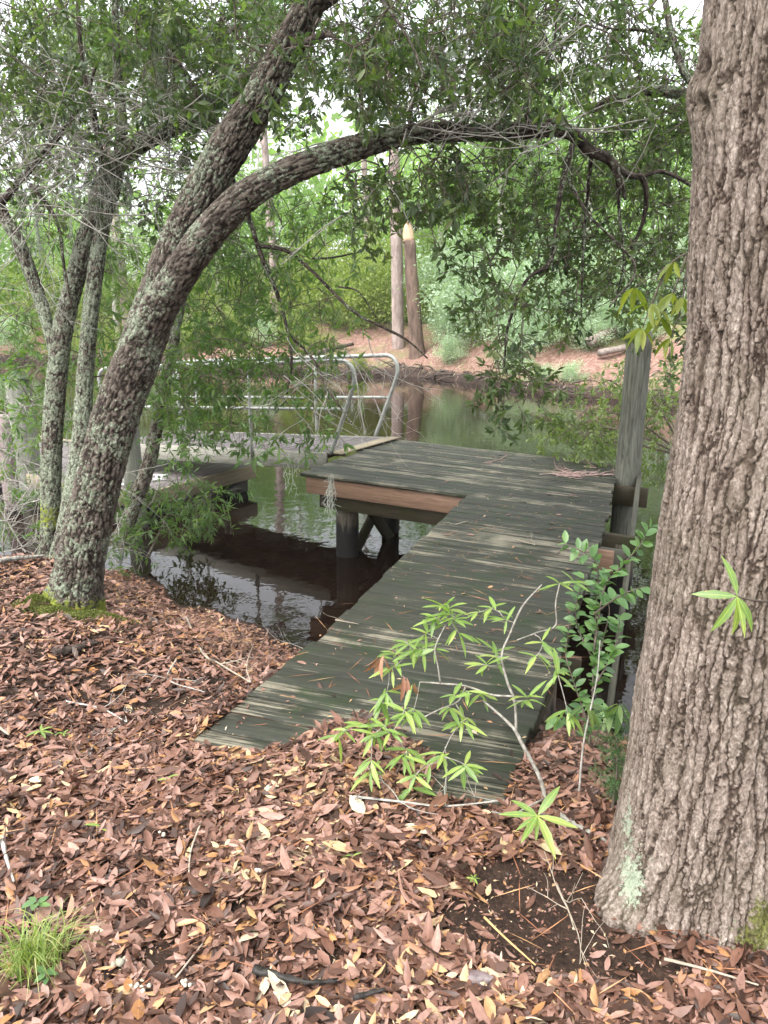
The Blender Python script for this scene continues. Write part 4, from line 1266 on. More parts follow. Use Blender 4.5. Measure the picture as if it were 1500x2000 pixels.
grow(oak2, np.concatenate(sk), T, 'oak', M_OAKLEAF, M_TWIGBROWN, 72)
rb = at(1290, 880, 8.9)
rbush = thing('river_bush', 'green leafy bush leaning over the water behind the tall dock post', 'bush', (rb[0], rb[1], WZ))
sk = []; m = MB(); r_ = np.random.default_rng(75)
for (x1, y1) in ((1110, 870), (1180, 800), (1250, 740), (1130, 830), (1300, 800)):
    pts = [at(1420, 960, 8.4), at(1350, 900, 8.5), at((x1 + 1330) / 2, (y1 + 860) / 2, 8.6), at(x1, y1, 8.7 + r_.uniform(-0.3, 0.5))]
    C, _ = tube(m, pts, [0.022, 0.018, 0.012, 0.006], 6, 0.08); sk.append(C)
m.build('stems', M_TWIGBROWN, rbush, True)
T = mass([(1200, 800, 110, 80, 8.2, 9.4, 70), (1130, 840, 50, 45, 8.2, 9.2, 20), (1280, 760, 50, 60, 8.2, 9.2, 26), (1290, 880, 60, 40, 8.2, 9, 12)], 76)
grow(rbush, np.concatenate(sk), T, 'oak', leaf_mat('river bush leaf', [(0, (0.08, 0.13, 0.045)), (1, (0.17, 0.22, 0.075))], 0.4, 0.4), M_TWIGBROWN, 77, size=1.25)

# ---- unseen crown over the broad tree, added to shade the foreground
m = MB(); r_ = np.random.default_rng(79)
nb = 9
cpts = []
for k in range(nb):
    a = k * 6.28 / nb + r_.uniform(-0.3, 0.3); ln = r_.uniform(2.5, 4.6)
    p = np.array([BT[0] + 0.03, BT[1] + 0.05, r_.uniform(4.4, 5.6)])
    d = np.array([math.cos(a), math.sin(a), r_.uniform(0.35, 0.8)])
    C, _ = tube(m, [p, p + d * ln * 0.4 + [0, 0, 0.2], p + d * ln * 0.75 + r_.normal(0, 0.25, 3), p + d * ln + r_.normal(0, 0.3, 3)], [0.11, 0.075, 0.045, 0.015], 9, 0.12)
    cpts.append(C[len(C) // 4:])
m.build('limb', M_BARKDARK, tree, True)
cpts = np.concatenate(cpts)
n = 11000
k = r_.integers(0, 150, n)
cc = cpts[r_.integers(0, len(cpts), 150)] + r_.normal(0, 0.8, (150, 3)) * [1, 1, 0.6]
P = cc[k] + r_.normal(0, 0.38, (n, 3))
ok = (P[:, 2] > 3.3 + 0.42 * np.maximum(P[:, 1] - 1, 0))
P = P[ok]; n = len(P)
m = MB()
leaf_geo(m, P, r_.normal(0, 1, (n, 3)), np.array([0, 0, 1.0]) + r_.normal(0, 0.5, (n, 3)), r_.uniform(0.10, 0.17, n), r_.uniform(0.045, 0.075, n), r_.uniform(0, 1, n), 0.3, 0.2)
m.build('crown', M_BAYLEAF, tree, False, 'stuff')

# ---- larger yellow-green leaves hanging from twigs of the broad tree, close to the lens
def whorl_leaves(root, meshes, spots, seed, scale=(0.8, 1.2), down=0.3, n=(5, 8)):
    r = np.random.default_rng(seed)
    for p in spots:
        for k in range(r.integers(*n)):
            a = r.uniform(0, 2 * np.pi)
            d = np.array([math.cos(a), math.sin(a), r.normal(-down, 0.35)])
            leaf_obj(meshes[r.integers(len(meshes))], root, p + d * 0.004, d, np.array([0, 0, 1.0]) + r.normal(0, 0.35, 3), r.uniform(*scale))
yl = [single_leaf_mesh('leaf', M_YELLEAF_O, 0.085, w_, f_, c_) for w_, f_, c_ in ((0.021, 0.3, 0.25), (0.024, 0.35, 0.4), (0.019, 0.4, 0.15))]
m = MB(); spots = []
for c in ([(1400, 470), (1330, 500), (1290, 530), (1240, 560)], [(1340, 500), (1320, 560), (1290, 620)], [(1300, 525), (1270, 600), (1255, 640)], [(1345, 495), (1330, 600), (1310, 660)]):
    P = [at(a, b, 2.75) for a, b in c]
    C, _ = tube(m, P, np.linspace(0.004, 0.0015, len(P)), 5, 0.03)
    spots += [C[-1], C[len(C) // 2]]
m.build('twig', M_TWIGBROWN, tree)
whorl_leaves(tree, yl, spots, 81, down=0.8)
P = [at(1500, 1175, 1.55), at(1470, 1172, 1.5), at(1440, 1165, 1.48)]
m = MB(); tube(m, P, [0.003, 0.0025, 0.0015], 5, 0.02); m.build('twig', M_TWIGBROWN, tree)
sl = [single_leaf_mesh('leaf', M_SAPLEAF, 0.11, w_, f_, c_) for w_, f_, c_ in ((0.021, 0.25, 0.15), (0.0235, 0.35, 0.3), (0.019, 0.3, 0.08), (0.025, 0.2, 0.2))]
for d in ((-0.7, 0.1, 0.05), (-0.5, -0.3, -0.7), (0.1, -0.2, -1.0), (-0.1, 0.2, 0.6), (0.5, -0.2, -0.7), (0.2, -0.3, -0.9)):
    leaf_obj(sl[abs(int(d[0] * 10)) % 4], tree, P[2], d, (0.2, -0.8, 0.6), 0.8)

# ------------------------------------------------------------------ Spanish moss
def moss_thing(px, py, Y, ln, n, wid, label, seed):
    r = np.random.default_rng(seed)
    p = at(px, py, Y)
    m_ = MB()
    for k in range(n):
        q = p + np.array([r.normal(0, wid), r.normal(0, wid), r.uniform(-0.25, 0.0) * ln])
        l_ = ln * r.uniform(0.35, 0.9)
        nn = 7
        pts = [q]
        for j in range(nn):
            pts.append(pts[-1] + np.array([r.normal(0, 0.012), r.normal(0, 0.012), -l_ / nn]))
        tube(m_, pts, [0.0016] * (nn + 1), 3, l_ / 16, cap=False)
        for j in range(10):
            b = pts[r.integers(1, nn)]
            e = b + np.array([r.normal(0, 0.02), r.normal(0, 0.02), -r.uniform(0.005, 0.035)])
            tube(m_, [b, (b + e) / 2 + r.normal(0, 0.006, 3), e], [0.0013] * 3, 3, 0.03, cap=False)
    tag(m_.build('spanish_moss', M_MOSSHANG), label, 'moss')
moss_thing(645, 925, 6.1, 0.42, 12, 0.012, 'thin strand of spanish moss hanging in front of the dock platform corner', 1)
moss_thing(305, 0, 6.2, 1.0, 26, 0.03, 'long grey spanish moss hanging at the top left between dark branches', 2)
moss_thing(165, 300, 6.1, 0.75, 36, 0.10, 'matted grey spanish moss caught on the slender stems', 3)
moss_thing(60, 380, 6.3, 0.6, 18, 0.03, 'grey spanish moss hanging beside the left edge of the clump', 4)
moss_thing(248, 320, 6.4, 0.5, 18, 0.03, 'grey spanish moss hanging where the slender stem bends right', 5)
moss_thing(440, 190, 6.3, 0.55, 12, 0.03, 'short spanish moss under the bare slanting limb', 6)
moss_thing(565, 880, 6.3, 0.5, 6, 0.02, 'wispy spanish moss dangling over the water beside the gangway', 7)

# ------------------------------------------------------------------ far bank
def ell_points(r, n, rad, shell=0.35):
    v = r.normal(0, 1, (n, 3)); v /= np.linalg.norm(v, axis=1, keepdims=True)
    return v * np.array(rad) * (1 - shell * r.uniform(0, 1, (n, 1)) ** 1.5)

def crown_mesh(name, mat, seed, n, clumps, leaf, zoff, rad, clump_r, droop=0.2):
    """leaf clumps spread through a crown's volume"""
    r = np.random.default_rng(seed)
    cs = ell_points(r, clumps, rad, 0.9) + np.array([0, 0, zoff])
    m_ = MB()
    k = r.integers(0, clumps, n)
    base = r.uniform(0, 1, clumps)
    P = cs[k] + r.normal(0, 1, (n, 3)) * np.array(clump_r)
    D = r.normal(0, 1, (n, 3)) + np.array([0, 0, -droop])
    N = np.array([0, 0, 0.7]) + r.normal(0, 0.7, (n, 3))
    leaf_geo(m_, P, D, N, leaf * r.uniform(0.6, 1.3, n), leaf * r.uniform(0.25, 0.5, n), np.clip(0.6 * base[k] + 0.4 * r.uniform(0, 1, n), 0, 1), 0.3, 0.2)
    me = m_.mesh(name); me.materials.append(mat)
    return me

def far_trunk_mesh(name, mat, h, r0, r1, lean, seed):
    m_ = MB()
    tube(m_, [[0, 0, -0.4], [lean * 0.2, 0, h * 0.3], [lean * 0.6, 0, h * 0.65], [lean, 0, h]], [r0 * 1.15, r0, (r0 + r1) / 2, r1], 16, 0.35, pile_disp(seed, 0.02))
    r = np.random.default_rng(seed)
    for k in range(5):
        z = h * r.uniform(0.45, 0.9); a = r.uniform(0, 6.28); ln = r.uniform(1.0, 2.5)
        p = np.array([lean * z / h, 0, z]); d = np.array([math.cos(a), math.sin(a), r.uniform(0.1, 0.6)])
        tube(m_, [p, p + d * ln * 0.5 + [0, 0, 0.1], p + d * ln], [r1 * 0.7, r1 * 0.45, 0.02], 5, 0.4, cap=False)
    me = m_.mesh(name, True); me.materials.append(mat)
    return me

crownA = [crown_mesh('crown', M_FARLEAF, 500 + i, 9000, 46, 0.17, 0, (3.0, 3.0, 3.6), (0.55, 0.55, 0.42)) for i in range(3)]
crownP = [crown_mesh('crown', M_PINELEAF, 510 + i, 6000, 30, 0.22, 0, (2.2, 2.2, 3.2), (0.42, 0.42, 0.26), 0.0) for i in range(2)]
trunkA = [far_trunk_mesh('trunk', M_PALETRUNK, 9.0, 0.16, 0.06, 0.4, 520 + i) for i in range(2)]
trunkP = [far_trunk_mesh('trunk', M_PINEBARK, 15.0, 0.24, 0.12, -0.5, 530 + i) for i in range(2)]

def far_tree(px, Y, kind, i, sc, label, group=None, zc=6.5, rot=0.0):
    d = ray(px, 640); x = d[0] * Y / d[1]
    z = height(x, Y).item()
    nm = 'pine_tree' if kind == 'P' else 'forest_tree'
    o = thing(nm, label, 'tree', (x, Y, z), group)
    o.rotation_euler = (0, 0, rot); o.scale = (sc, sc, sc)
    for nm2, me, zz in (('trunk', (trunkP if kind == 'P' else trunkA)[i % 2], 0), ('crown', (crownP[i % 2] if kind == 'P' else crownA[i % 3]), 15.5 if kind == 'P' else zc)):
        c = bpy.data.objects.new(nm2, me); COL.objects.link(c)
        c.parent = o; c.location = (0, 0, zz)
        if nm2 == 'crown': c['kind'] = 'stuff'
    return o

G_FT = 'broadleaf trees standing in the woods across the river'
L_FT = 'pale green broadleaf tree among the woods across the river'
r_ = np.random.default_rng(540)
ft = []
for row, (Y, n, sp) in enumerate(((36, 9, 240), (43, 10, 240), (52, 11, 240))):
    for k in range(n):
        px = -500 + (k + 0.5 * (row % 2)) * sp + r_.uniform(-60, 60)
        if row == 0 and 560 < px < 900: continue
        dY = (750 - px) * 0.010
        far_tree(px, Y + dY + r_.uniform(-1.5, 1.5), 'A', int(r_.integers(6)), r_.uniform(0.85, 1.34), L_FT, G_FT, r_.uniform(4.6, 6.5), r_.uniform(0, 6.28))
far_tree(778, 33.5, 'P', 0, 1.0, 'grey scaly pine trunk standing left of the broken snag across the river')
far_tree(722, 44, 'P', 1, 0.8, 'thin pale pine trunk left of the larger pine across the river')
far_tree(540, 38, 'P', 1, 0.9, 'pine trunk half hidden behind the drooping bay leaves across the river')
far_tree(1000, 47, 'P', 0, 1.0, 'pine rising behind the pale shrubs across the river')
far_tree(250, 41, 'P', 0, 0.95, 'pine seen between the slender stems and the leaning trunk across the river')
# broken snag
sx = at(812, 640, 32.5); sz = height(sx[0], sx[1]).item()
snag = thing('tree_snag', 'broken dead trunk with a bare orange top across the river', 'dead tree', (sx[0], sx[1], sz))
m = MB(); zs = at(805, 470, 32.5)[2]; zt = at(800, 428, 32.5)[2]
tube(m, [[sx[0] + 0.1, sx[1], sz - 0.3], [sx[0] - 0.05, sx[1], sz + 1.5], [sx[0] - 0.3, sx[1], zs]], [0.36, 0.29, 0.24], 18, 0.2, pile_disp(5, 0.03)); m.build('trunk', M_SNAGBARK, snag, True)
m = MB(); tube(m, [[sx[0] - 0.3, sx[1], zs - 0.05], [sx[0] - 0.34, sx[1], (zs + zt) / 2], [sx[0] - 0.42, sx[1], zt]], [0.23, 0.2, 0.06], 14, 0.15, pile_disp(6, 0.04)); m.build('splintered_top', M_RAWWOOD, snag, True)

# shrubs of the far bank
shr = [crown_mesh('foliage', M_SHRUBLEAF, 550 + i, 5200, 30, 0.11, 1.1, (1.25, 1.1, 1.0), (0.26, 0.26, 0.2), 0.0) for i in range(3)]
yshr = [crown_mesh('foliage', M_YSHRUB, 560 + i, 5200, 30, 0.11, 1.1, (1.3, 1.1, 1.0), (0.28, 0.28, 0.2), 0.0) for i in range(3)]
def far_shrub(px, Y, me, sc, label, group, dz=0.0):
    d = ray(px, 640); x = d[0] * Y / d[1]
    o = thing('bank_shrub', label, 'shrub', (x, Y, height(x, Y).item() + dz), group)
    o.scale = (sc, sc, sc); o.rotation_euler = (0, 0, float(r_.uniform(0, 6.28)))
    c = bpy.data.objects.new('foliage', me); COL.objects.link(c); c.parent = o; c['kind'] = 'stuff'
GP, LP = 'pale blue green shrubs on the far bank', 'pale blue green shrub on the far bank right of the pines'
for k, (px, Y, sc) in enumerate([(930, 31.5, 1.5), (1000, 30, 1.7), (1060, 29, 1.6), (1010, 27.8, 0.9), (960, 33, 1.9), (1060, 33, 2.2), (1130, 31, 1.9), (1180, 28, 1.3), (900, 35, 1.9), (1240, 30, 1.8), (880, 32.5, 0.8), (1100, 27.2, 0.7), (1150, 26.6, 0.6), (1200, 27.0, 0.8), (1250, 26.2, 0.7), (1040, 28.2, 0.7)]):
    far_shrub(px, Y, shr[k % 3], sc, LP, GP)
for k, (px, Y, sc) in enumerate([(1062, 25.4, 0.42), (1118, 24.6, 0.45), (1010, 26.6, 0.5)]):
    far_shrub(px, Y, shr[k % 3], sc, 'small pale shrub overhanging the dark mud at the far water edge', 'small shrubs over the mud', -0.25)
GY_, LY = 'yellow green undergrowth shrubs on the far bank', 'yellow green undergrowth shrub among the far pines'
for k, (px, Y, sc) in enumerate([(700, 36, 1.5), (640, 37, 1.4), (760, 38, 1.7), (560, 38.5, 1.6), (840, 37.5, 1.5), (470, 39.5, 1.6), (380, 41, 1.7), (300, 41, 1.6), (200, 43, 1.9), (100, 43, 1.8), (0, 44, 1.9), (700, 40, 2.2), (850, 42, 2.3), (600, 43, 2.2)]):
    far_shrub(px, Y, yshr[k % 3], sc, LY, GY_)
for k, (px, Y, sc) in enumerate([(20, 40.5, 1.0), (120, 40, 0.9), (210, 39, 0.8), (300, 38.5, 0.9), (380, 37.3, 0.8), (450, 36.8, 0.9), (520, 35.6, 0.7), (570, 35.2, 0.8), (620, 34.2, 0.55), (880, 30.6, 0.6), (160, 38.6, 0.6), (340, 36.9, 0.55), (-80, 41.5, 1.1), (480, 35.4, 0.5)]):
    far_shrub(px, Y, (yshr if k % 3 else shr)[k % 3], sc, 'low shrub at the edge of the far bank behind the gangway', 'low shrubs along the far bank edge')
far_shrub(700, 30.8, yshr[0], 0.35, 'tiny yellow green shrub alone on the far pine straw', None)

# the wood behind everything, too far to tell its trees apart
m = MB(); r_ = np.random.default_rng(580)
n = 26000
ang = r_.uniform(-1.15, 1.15, n); rad = r_.uniform(62, 80, n)
P = np.stack([np.sin(ang) * rad, np.cos(ang) * rad, r_.uniform(0, 1, n) ** 0.9 * 17 - 0.5], 1)
cl = fbm(P * 0.16, 2, 5)
keep = (cl > 0.40) & (P[:, 2] < 6 + 21 * fbm(P * np.array([0.09, 0.09, 0.0]), 2, 8))
P = P[keep]; n = len(P)
leaf_geo(m, P, r_.normal(0, 1, (n, 3)), r_.normal(0, 1, (n, 3)), r_.uniform(0.6, 1.3, n), r_.uniform(0.35, 0.7, n), np.clip(cl[keep] * 0.8 + r_.uniform(-0.2, 0.4, n), 0, 1), 0.2, 0.2)
tag(m.build('distant_woods', M_FARLEAF, None, False, 'stuff'), 'hazy green mass of distant woods behind the far bank', 'woods')

# roots and debris along the far mud bank, a few logs at the right
m = MB(); r_ = np.random.default_rng(590)
for k in range(300):
    w_ = r_.uniform(-24, 9)
    c0 = np.array([w_, (CF - w_ * NF[0]) / NF[1]])
    for _ in range(4):
        c0 = c0 - np.array([0, 1.0]) * (far_s(c0[0], c0[1]) - 0.3)
    c0 = c0 + np.array([0, r_.uniform(-0.3, 0.4)])
    z = height(c0[0], c0[1]).item() + 0.03
    d = np.array([*(-NF * r_.uniform(0.0, 0.8) + np.array([-NF[1], NF[0]]) * r_.normal(0, 0.9)), r_.normal(-0.2, 0.35)])
    p = np.array([c0[0], c0[1], z]); ln = r_.uniform(0.3, 1.0)
    tube(m, [p, p + d * ln * 0.5 + [0, 0, r_.uniform(-0.05, 0.2)], p + d * ln], [0.035, 0.025, 0.01], 5, 0.2, cap=False)
tag(m.build('bank_roots', M_ROOT, None, False, 'stuff'), 'tangle of dark roots along the far mud bank', 'roots')
# dry grass and hanging rootlets along the top of the far mud bank
m = MB(); r3 = np.random.default_rng(595)
n = 5200
w_ = r3.uniform(-26, 10, n); y_ = (CF - w_ * NF[0]) / NF[1]
for _ in range(5):
    y_ = y_ - (far_s(w_, y_) - 0.45)
y_ = y_ + np.abs(r3.normal(0, 0.35, n)) - 0.15
keep = fbm(np.stack([w_ * 0.7, y_ * 0.7, 0 * w_], 1), 2, 12) > 0.47
w_, y_ = w_[keep], y_[keep]; n = len(w_)
D = np.stack([r3.normal(0, 0.5, n), -0.5 + r3.normal(0, 0.4, n), r3.normal(-0.1, 0.6, n)], 1)
leaf_geo(m, np.stack([w_, y_, height(w_, y_) + 0.03], 1), D, r3.normal(0, 1, (n, 3)), r3.uniform(0.2, 0.55, n), r3.uniform(0.010, 0.022, n), r3.uniform(0, 1, n), 0.2, r3.uniform(0, 0.6, n))
M_DRY = leaf_mat('dry pale grass', [(0, (0.20, 0.13, 0.10)), (0.6, (0.36, 0.28, 0.24)), (1, (0.34, 0.36, 0.22))], 0.2, 0.7)
tag(m.build('dry_grass', M_DRY, None, False, 'stuff'), 'dry pinkish grass hanging over the far mud bank', 'grass')

def log(p, q, r0, label, mat=M_LOG, cat='log'):
    m_ = MB(); mid = (p + q) / 2 + [0, 0, 0.03]
    tube(m_, [p, mid, q], [r0, r0 * 0.9, r0 * 0.7], 12, 0.15, pile_disp(int(abs(p[0] * 100)) % 97, 0.012))
    return tag(m_.build('fallen_log', mat, None, True), label, cat)
def fl(px, py, Y, dz=0.0): return at(px, py, Y)
log(at(1150, 668, 26), at(1215, 640, 27), 0.16, 'dark fallen log propped on the far bank left of the dock post')
log(at(1170, 690, 25.5), at(1290, 668, 26.5), 0.12, 'pale fallen log lying behind the dock post on the far bank')
log(at(1275, 705, 25), at(1325, 690, 25.4), 0.14, 'short pale log end right of the dock post on the far bank')
log(at(620, 690, 33), at(690, 672, 34), 0.10, 'thin dark log on the pine straw above the handrail', M_ROOT)

# ------------------------------------------------------------------ leaf litter on the near bank
soil_patches = [(1050, 1800, 0.34, 0.20), (1180, 1830, 0.20, 0.15), (1010, 1720, 0.15, 0.12), (1140, 1730, 0.20, 0.13), (290, 1385, 0.30, 0.10), (250, 1255, 0.50, 0.16), (150, 1275, 0.25, 0.12), (480, 1790, 0.05, 0.04), (640, 1870, 0.06, 0.05), (140, 1765, 0.05, 0.05), (350, 1660, 0.05, 0.05),
                (310, 1880, 0.07, 0.06), (1250, 1890, 0.2, 0.08), (1100, 1880, 0.16, 0.06), (375, 1240, 0.25, 0.1)]
SPt = []
for px, py, a, b in soil_patches:
    z = -0.03 if py > 1350 else -0.35
    q = atz(px, py, z); SPt.append((q[0], q[1], a, b))
def litter_density(x, y):
    d = np.ones(len(x))
    wob = 0.5 + vnoise(np.stack([x * 9, y * 9, 0 * x], 1), 4)
    for cx, cy_, a, b in SPt:
        d = np.minimum(d, sstep(0.6, 1.25, np.sqrt(((x - cx) / a) ** 2 + ((y - cy_) / b) ** 2) * (0.55 + 0.5 * wob) + 0.05))
    return 0.012 + 0.988 * d

WK = np.array([L0, L1, IC, R2, R1, R0])
def in_poly(x, y, poly):
    ins = np.zeros(len(x), bool)
    j = len(poly) - 1
    for i in range(len(poly)):
        xi, yi = poly[i]; xj, yj = poly[j]
        c = ((yi > y) != (yj > y)) & (x < (xj - xi) * (y - yi) / (yj - yi + 1e-12) + xi)
        ins ^= c; j = i
    return ins

def deck_dist(x, y):
    """how far (m) inside the walkway a point lies, measured from its near end"""
    e = R0 - L0; ln = np.linalg.norm(e); e = e / ln; nrm = np.array([-e[1], e[0]])
    return (x - L0[0]) * nrm[0] + (y - L0[1]) * nrm[1], (x - L0[0]) * e[0] + (y - L0[1]) * e[1]

def scatter(n, r, xlo, xhi, ylo, yhi):
    x, y = r.uniform(xlo, xhi, n), r.uniform(ylo, yhi, n)
    s = shore_s(x, y)
    px, py, _ = project(np.stack([x, y, np.full(n, -0.05)], 1))
    k = (y < 1.15) | (s > 0.12) & (px > -350) & (px < 1850) & (py < 2300) & (((x - BT[0]) ** 2 + (y - BT[1]) ** 2) > 0.27 ** 2)
    x, y = x[k], y[k]
    k = r.uniform(0, 1, len(x)) < litter_density(x, y)
    return x[k], y[k]

r_ = np.random.default_rng(600)
xs, ys = [], []
for n, box in ((88000, (-2.6, 2.4, 1.15, 3.0)), (84000, (-5.5, 2.4, 3.0, 7.8)), (30000, (-4.0, 4.0, -1.2, 1.15)), (8000, (1.3, 6, 1, 6))):
    a, b = scatter(n, r_, *box); xs.append(a); ys.append(b)
x, y = np.concatenate(xs), np.concatenate(ys)
ins = in_poly(x, y, WK)
dd, ee = deck_dist(x, y)
# leaves drift over the near end of the boards, mostly towards its right half
edge_cover = 0.13 * sstep(0.28, 0.55, ee) + 0.02 + 0.16 * np.exp(-((ee - 0.62) / 0.22) ** 2)
keepdeck = ins & (dd < edge_cover * (0.6 + 0.9 * r_.uniform(0, 1, len(x)))) & (ee < 0.98)
keep = ~ins | keepdeck
x, y, ins = x[keep], y[keep], ins[keep]
n = len(x)
hz = height(x, y)
drift = np.where(ins, 0.006 + 0.02 * r_.uniform(0, 1, n), 0)
z = np.where(ins, drift, hz + 0.003 + 0.034 * r_.uniform(0, 1, n) ** 1.6)
dep = np.sqrt(x * x + y * y)
P = np.stack([x, y, z], 1)
a = r_.uniform(0, 2 * np.pi, n)
tl = np.where(ins, 0.15, 0.25)
D = np.stack([np.cos(a), np.sin(a), r_.normal(0, 1, n) * tl * 0.8], 1)
N = np.stack([r_.normal(0, 1, n) * tl * 1.25, r_.normal(0, 1, n) * tl * 1.25, np.ones(n)], 1)
fl_ = r_.uniform(0, 1, n) < 0.4
N[fl_] *= -1
L = np.clip(r_.lognormal(math.log(0.046), 0.36, n), 0.016, 0.105)
W = np.clip(L * r_.normal(0.35, 0.085, n), 0.006, 0.03)
P -= D * L[:, None] * 0.5
rn = r_.uniform(0, 1, n)
rn = np.clip(0.8 * rn + 0.25 * fbm(P * 2.5, 2, 3) - 0.02, 0, 1)
fold = r_.uniform(0.0, 0.7, n); curl = np.where(r_.uniform(0, 1, n) < 0.2, r_.uniform(0.2, 0.7, n), r_.uniform(-0.1, 0.2, n))
# the leaves that show largest are things of their own
px, py, dep2 = project(P)
big = (px > 10) & (px < 1180) & (py > 1500) & (py < 1990) & (z > hz + 0.020) & ~ins & (L > 0.05)
cand = np.argsort(np.where(big, dep2 / L, 1e9))[:210]
LM = [single_leaf_mesh('fallen_leaf', M_LITTER_O, 1.0, w_, f_, c_) for w_, f_, c_ in ((0.34, 0.15, 0.1), (0.3, 0.4, 0.25), (0.38, 0.25, -0.08), (0.28, 0.55, 0.2), (0.42, 0.1, 0.15), (0.32, 0.3, 0.4))]
for k in cand:
    o = leaf_obj(LM[r_.integers(6)], None, P[k], D[k], N[k], L[k] * 1.05, 'fallen_leaf')
    tag(o, 'brown fallen leaf lying on top of the leaf litter near the camera', 'leaf', 'loose fallen leaves on the foreground litter')
keep = np.ones(n, bool); keep[cand] = False
near = keep & (dep < 3.6) & (y > 1.1)
far_ = keep & ~near
m = MB()
leaf_geo(m, P[near], D[near], N[near], L[near], W[near], rn[near], fold[near], curl[near], hi=True)
leaf_geo(m, P[far_], D[far_], N[far_], L[far_] * 1.1, W[far_] * 1.15, rn[far_], fold[far_], curl[far_])
tag(m.build('leaf_litter', M_LITTER, None, False, 'stuff'), 'thick layer of brown fallen leaves covering the near bank', 'leaf litter')

# crumbs of broken leaves between and under the whole ones
r2 = np.random.default_rng(606)
xs, ys = [], []
for nn_, box in ((26000, (-2.6, 2.4, 1.15, 3.0)), (9000, (-4.0, 2.4, 3.0, 6.5))):
    a_, b_ = r2.uniform(box[0], box[1], nn_), r2.uniform(box[2], box[3], nn_)
    k = (shore_s(a_, b_) > 0.15) & ~in_poly(a_, b_, WK) & (((a_ - BT[0]) ** 2 + (b_ - BT[1]) ** 2) > 0.26 ** 2)
    xs.append(a_[k]); ys.append(b_[k])
x, y = np.concatenate(xs), np.concatenate(ys); n = len(x)
m = MB()
a = r2.uniform(0, 6.28, n)
leaf_geo(m, np.stack([x, y, height(x, y) + 0.002 + 0.03 * r2.uniform(0, 1, n) ** 2], 1), np.stack([np.cos(a), np.sin(a), r2.normal(0, 0.3, n)], 1), np.stack([r2.normal(0, 0.5, n), r2.normal(0, 0.5, n), np.ones(n)], 1), r2.uniform(0.006, 0.022, n), r2.uniform(0.003, 0.010, n), r2.uniform(0, 1, n) ** 0.8, 0.3, 0.2)
tag(m.build('litter_crumbs', M_LITTER, None, False, 'stuff'), 'small broken bits of leaf scattered over the bare soil and litter', 'leaf litter')

# leaves lying on the boards
deck_poly2 = np.array([FLc, IC, R2, BR, BL])
cnt = 0
for k in range(4000):
    if cnt >= 84: break
    q = np.array([r_.uniform(-1.0, 2.8), r_.uniform(2.3, 9.9)])
    inw, inp = in_poly(q[:1], q[1:], WK)[0], in_poly(q[:1], q[1:], deck_poly2)[0]
    if not (inw or inp): continue
    w_ = q @ rt - (L0 @ rt)
    if r_.uniform() > (0.25 + 0.75 * sstep(0.2, 0.9, np.array(w_ if inw else q[0] * 0.6)).item()): continue
    a = r_.uniform(0, 6.28)
    o = leaf_obj(LM[r_.integers(6)], None, (q[0], q[1], 0.006), (math.cos(a), math.sin(a), r_.normal(0, 0.08)), (r_.normal(0, 0.2), r_.normal(0, 0.2), 1), r_.uniform(0.042, 0.075), 'fallen_leaf')
    tag(o, 'dry fallen leaf lying loose on the dark dock boards', 'leaf', 'loose fallen leaves on the dock boards')
    cnt += 1

n = 950
m = MB()
q = np.stack([r2.uniform(-1.0, 2.8, 6000), r2.uniform(2.3, 9.9, 6000)], 1)
q = q[in_poly(q[:, 0], q[:, 1], WK) | in_poly(q[:, 0], q[:, 1], deck_poly2)][:n]; n = len(q)
a = r2.uniform(0, 6.28, n)
leaf_geo(m, np.stack([q[:, 0], q[:, 1], np.full(n, 0.005)], 1), np.stack([np.cos(a), np.sin(a), r2.normal(0, 0.1, n)], 1), np.stack([r2.normal(0, 0.3, n), r2.normal(0, 0.3, n), np.ones(n)], 1), r2.uniform(0.010, 0.034, n), r2.uniform(0.004, 0.011, n), 0.45 + 0.55 * r2.uniform(0, 1, n), 0.3, 0.2)
tag(m.build('board_crumbs', M_LITTER, None, False, 'stuff'), 'small pale bits of leaf strewn over the dark boards', 'leaf litter')

# pine needles over litter and boards
m = MB(); n = 2600
x = r_.uniform(-3, 2.2, n); y = r_.uniform(1.3, 7.5, n)
k = (shore_s(x, y) > 0.2) | in_poly(x, y, WK)
x, y = x[k], y[k]; n = len(x)
on = in_poly(x, y, WK)
z = np.where(on, 0.004, height(x, y) + 0.03)
kk = ~on | (r_.uniform(0, 1, n) < 0.5); x, y, z = x[kk], y[kk], z[kk]; n = len(x)
a = r_.uniform(0, 6.28, n)
leaf_geo(m, np.stack([x, y, z], 1), np.stack([np.cos(a), np.sin(a), r_.normal(0, 0.06, n)], 1), np.stack([r_.normal(0, 0.3, n), r_.normal(0, 0.3, n), np.ones(n)], 1), r_.uniform(0.09, 0.2, n), np.full(n, 0.0032), r_.uniform(0, 1, n), 0.2, r_.uniform(-0.05, 0.1, n))
tag(m.build('pine_needles', M_NEEDLE, None, False, 'stuff'), 'thin reddish pine needles strewn over litter and boards', 'needles')

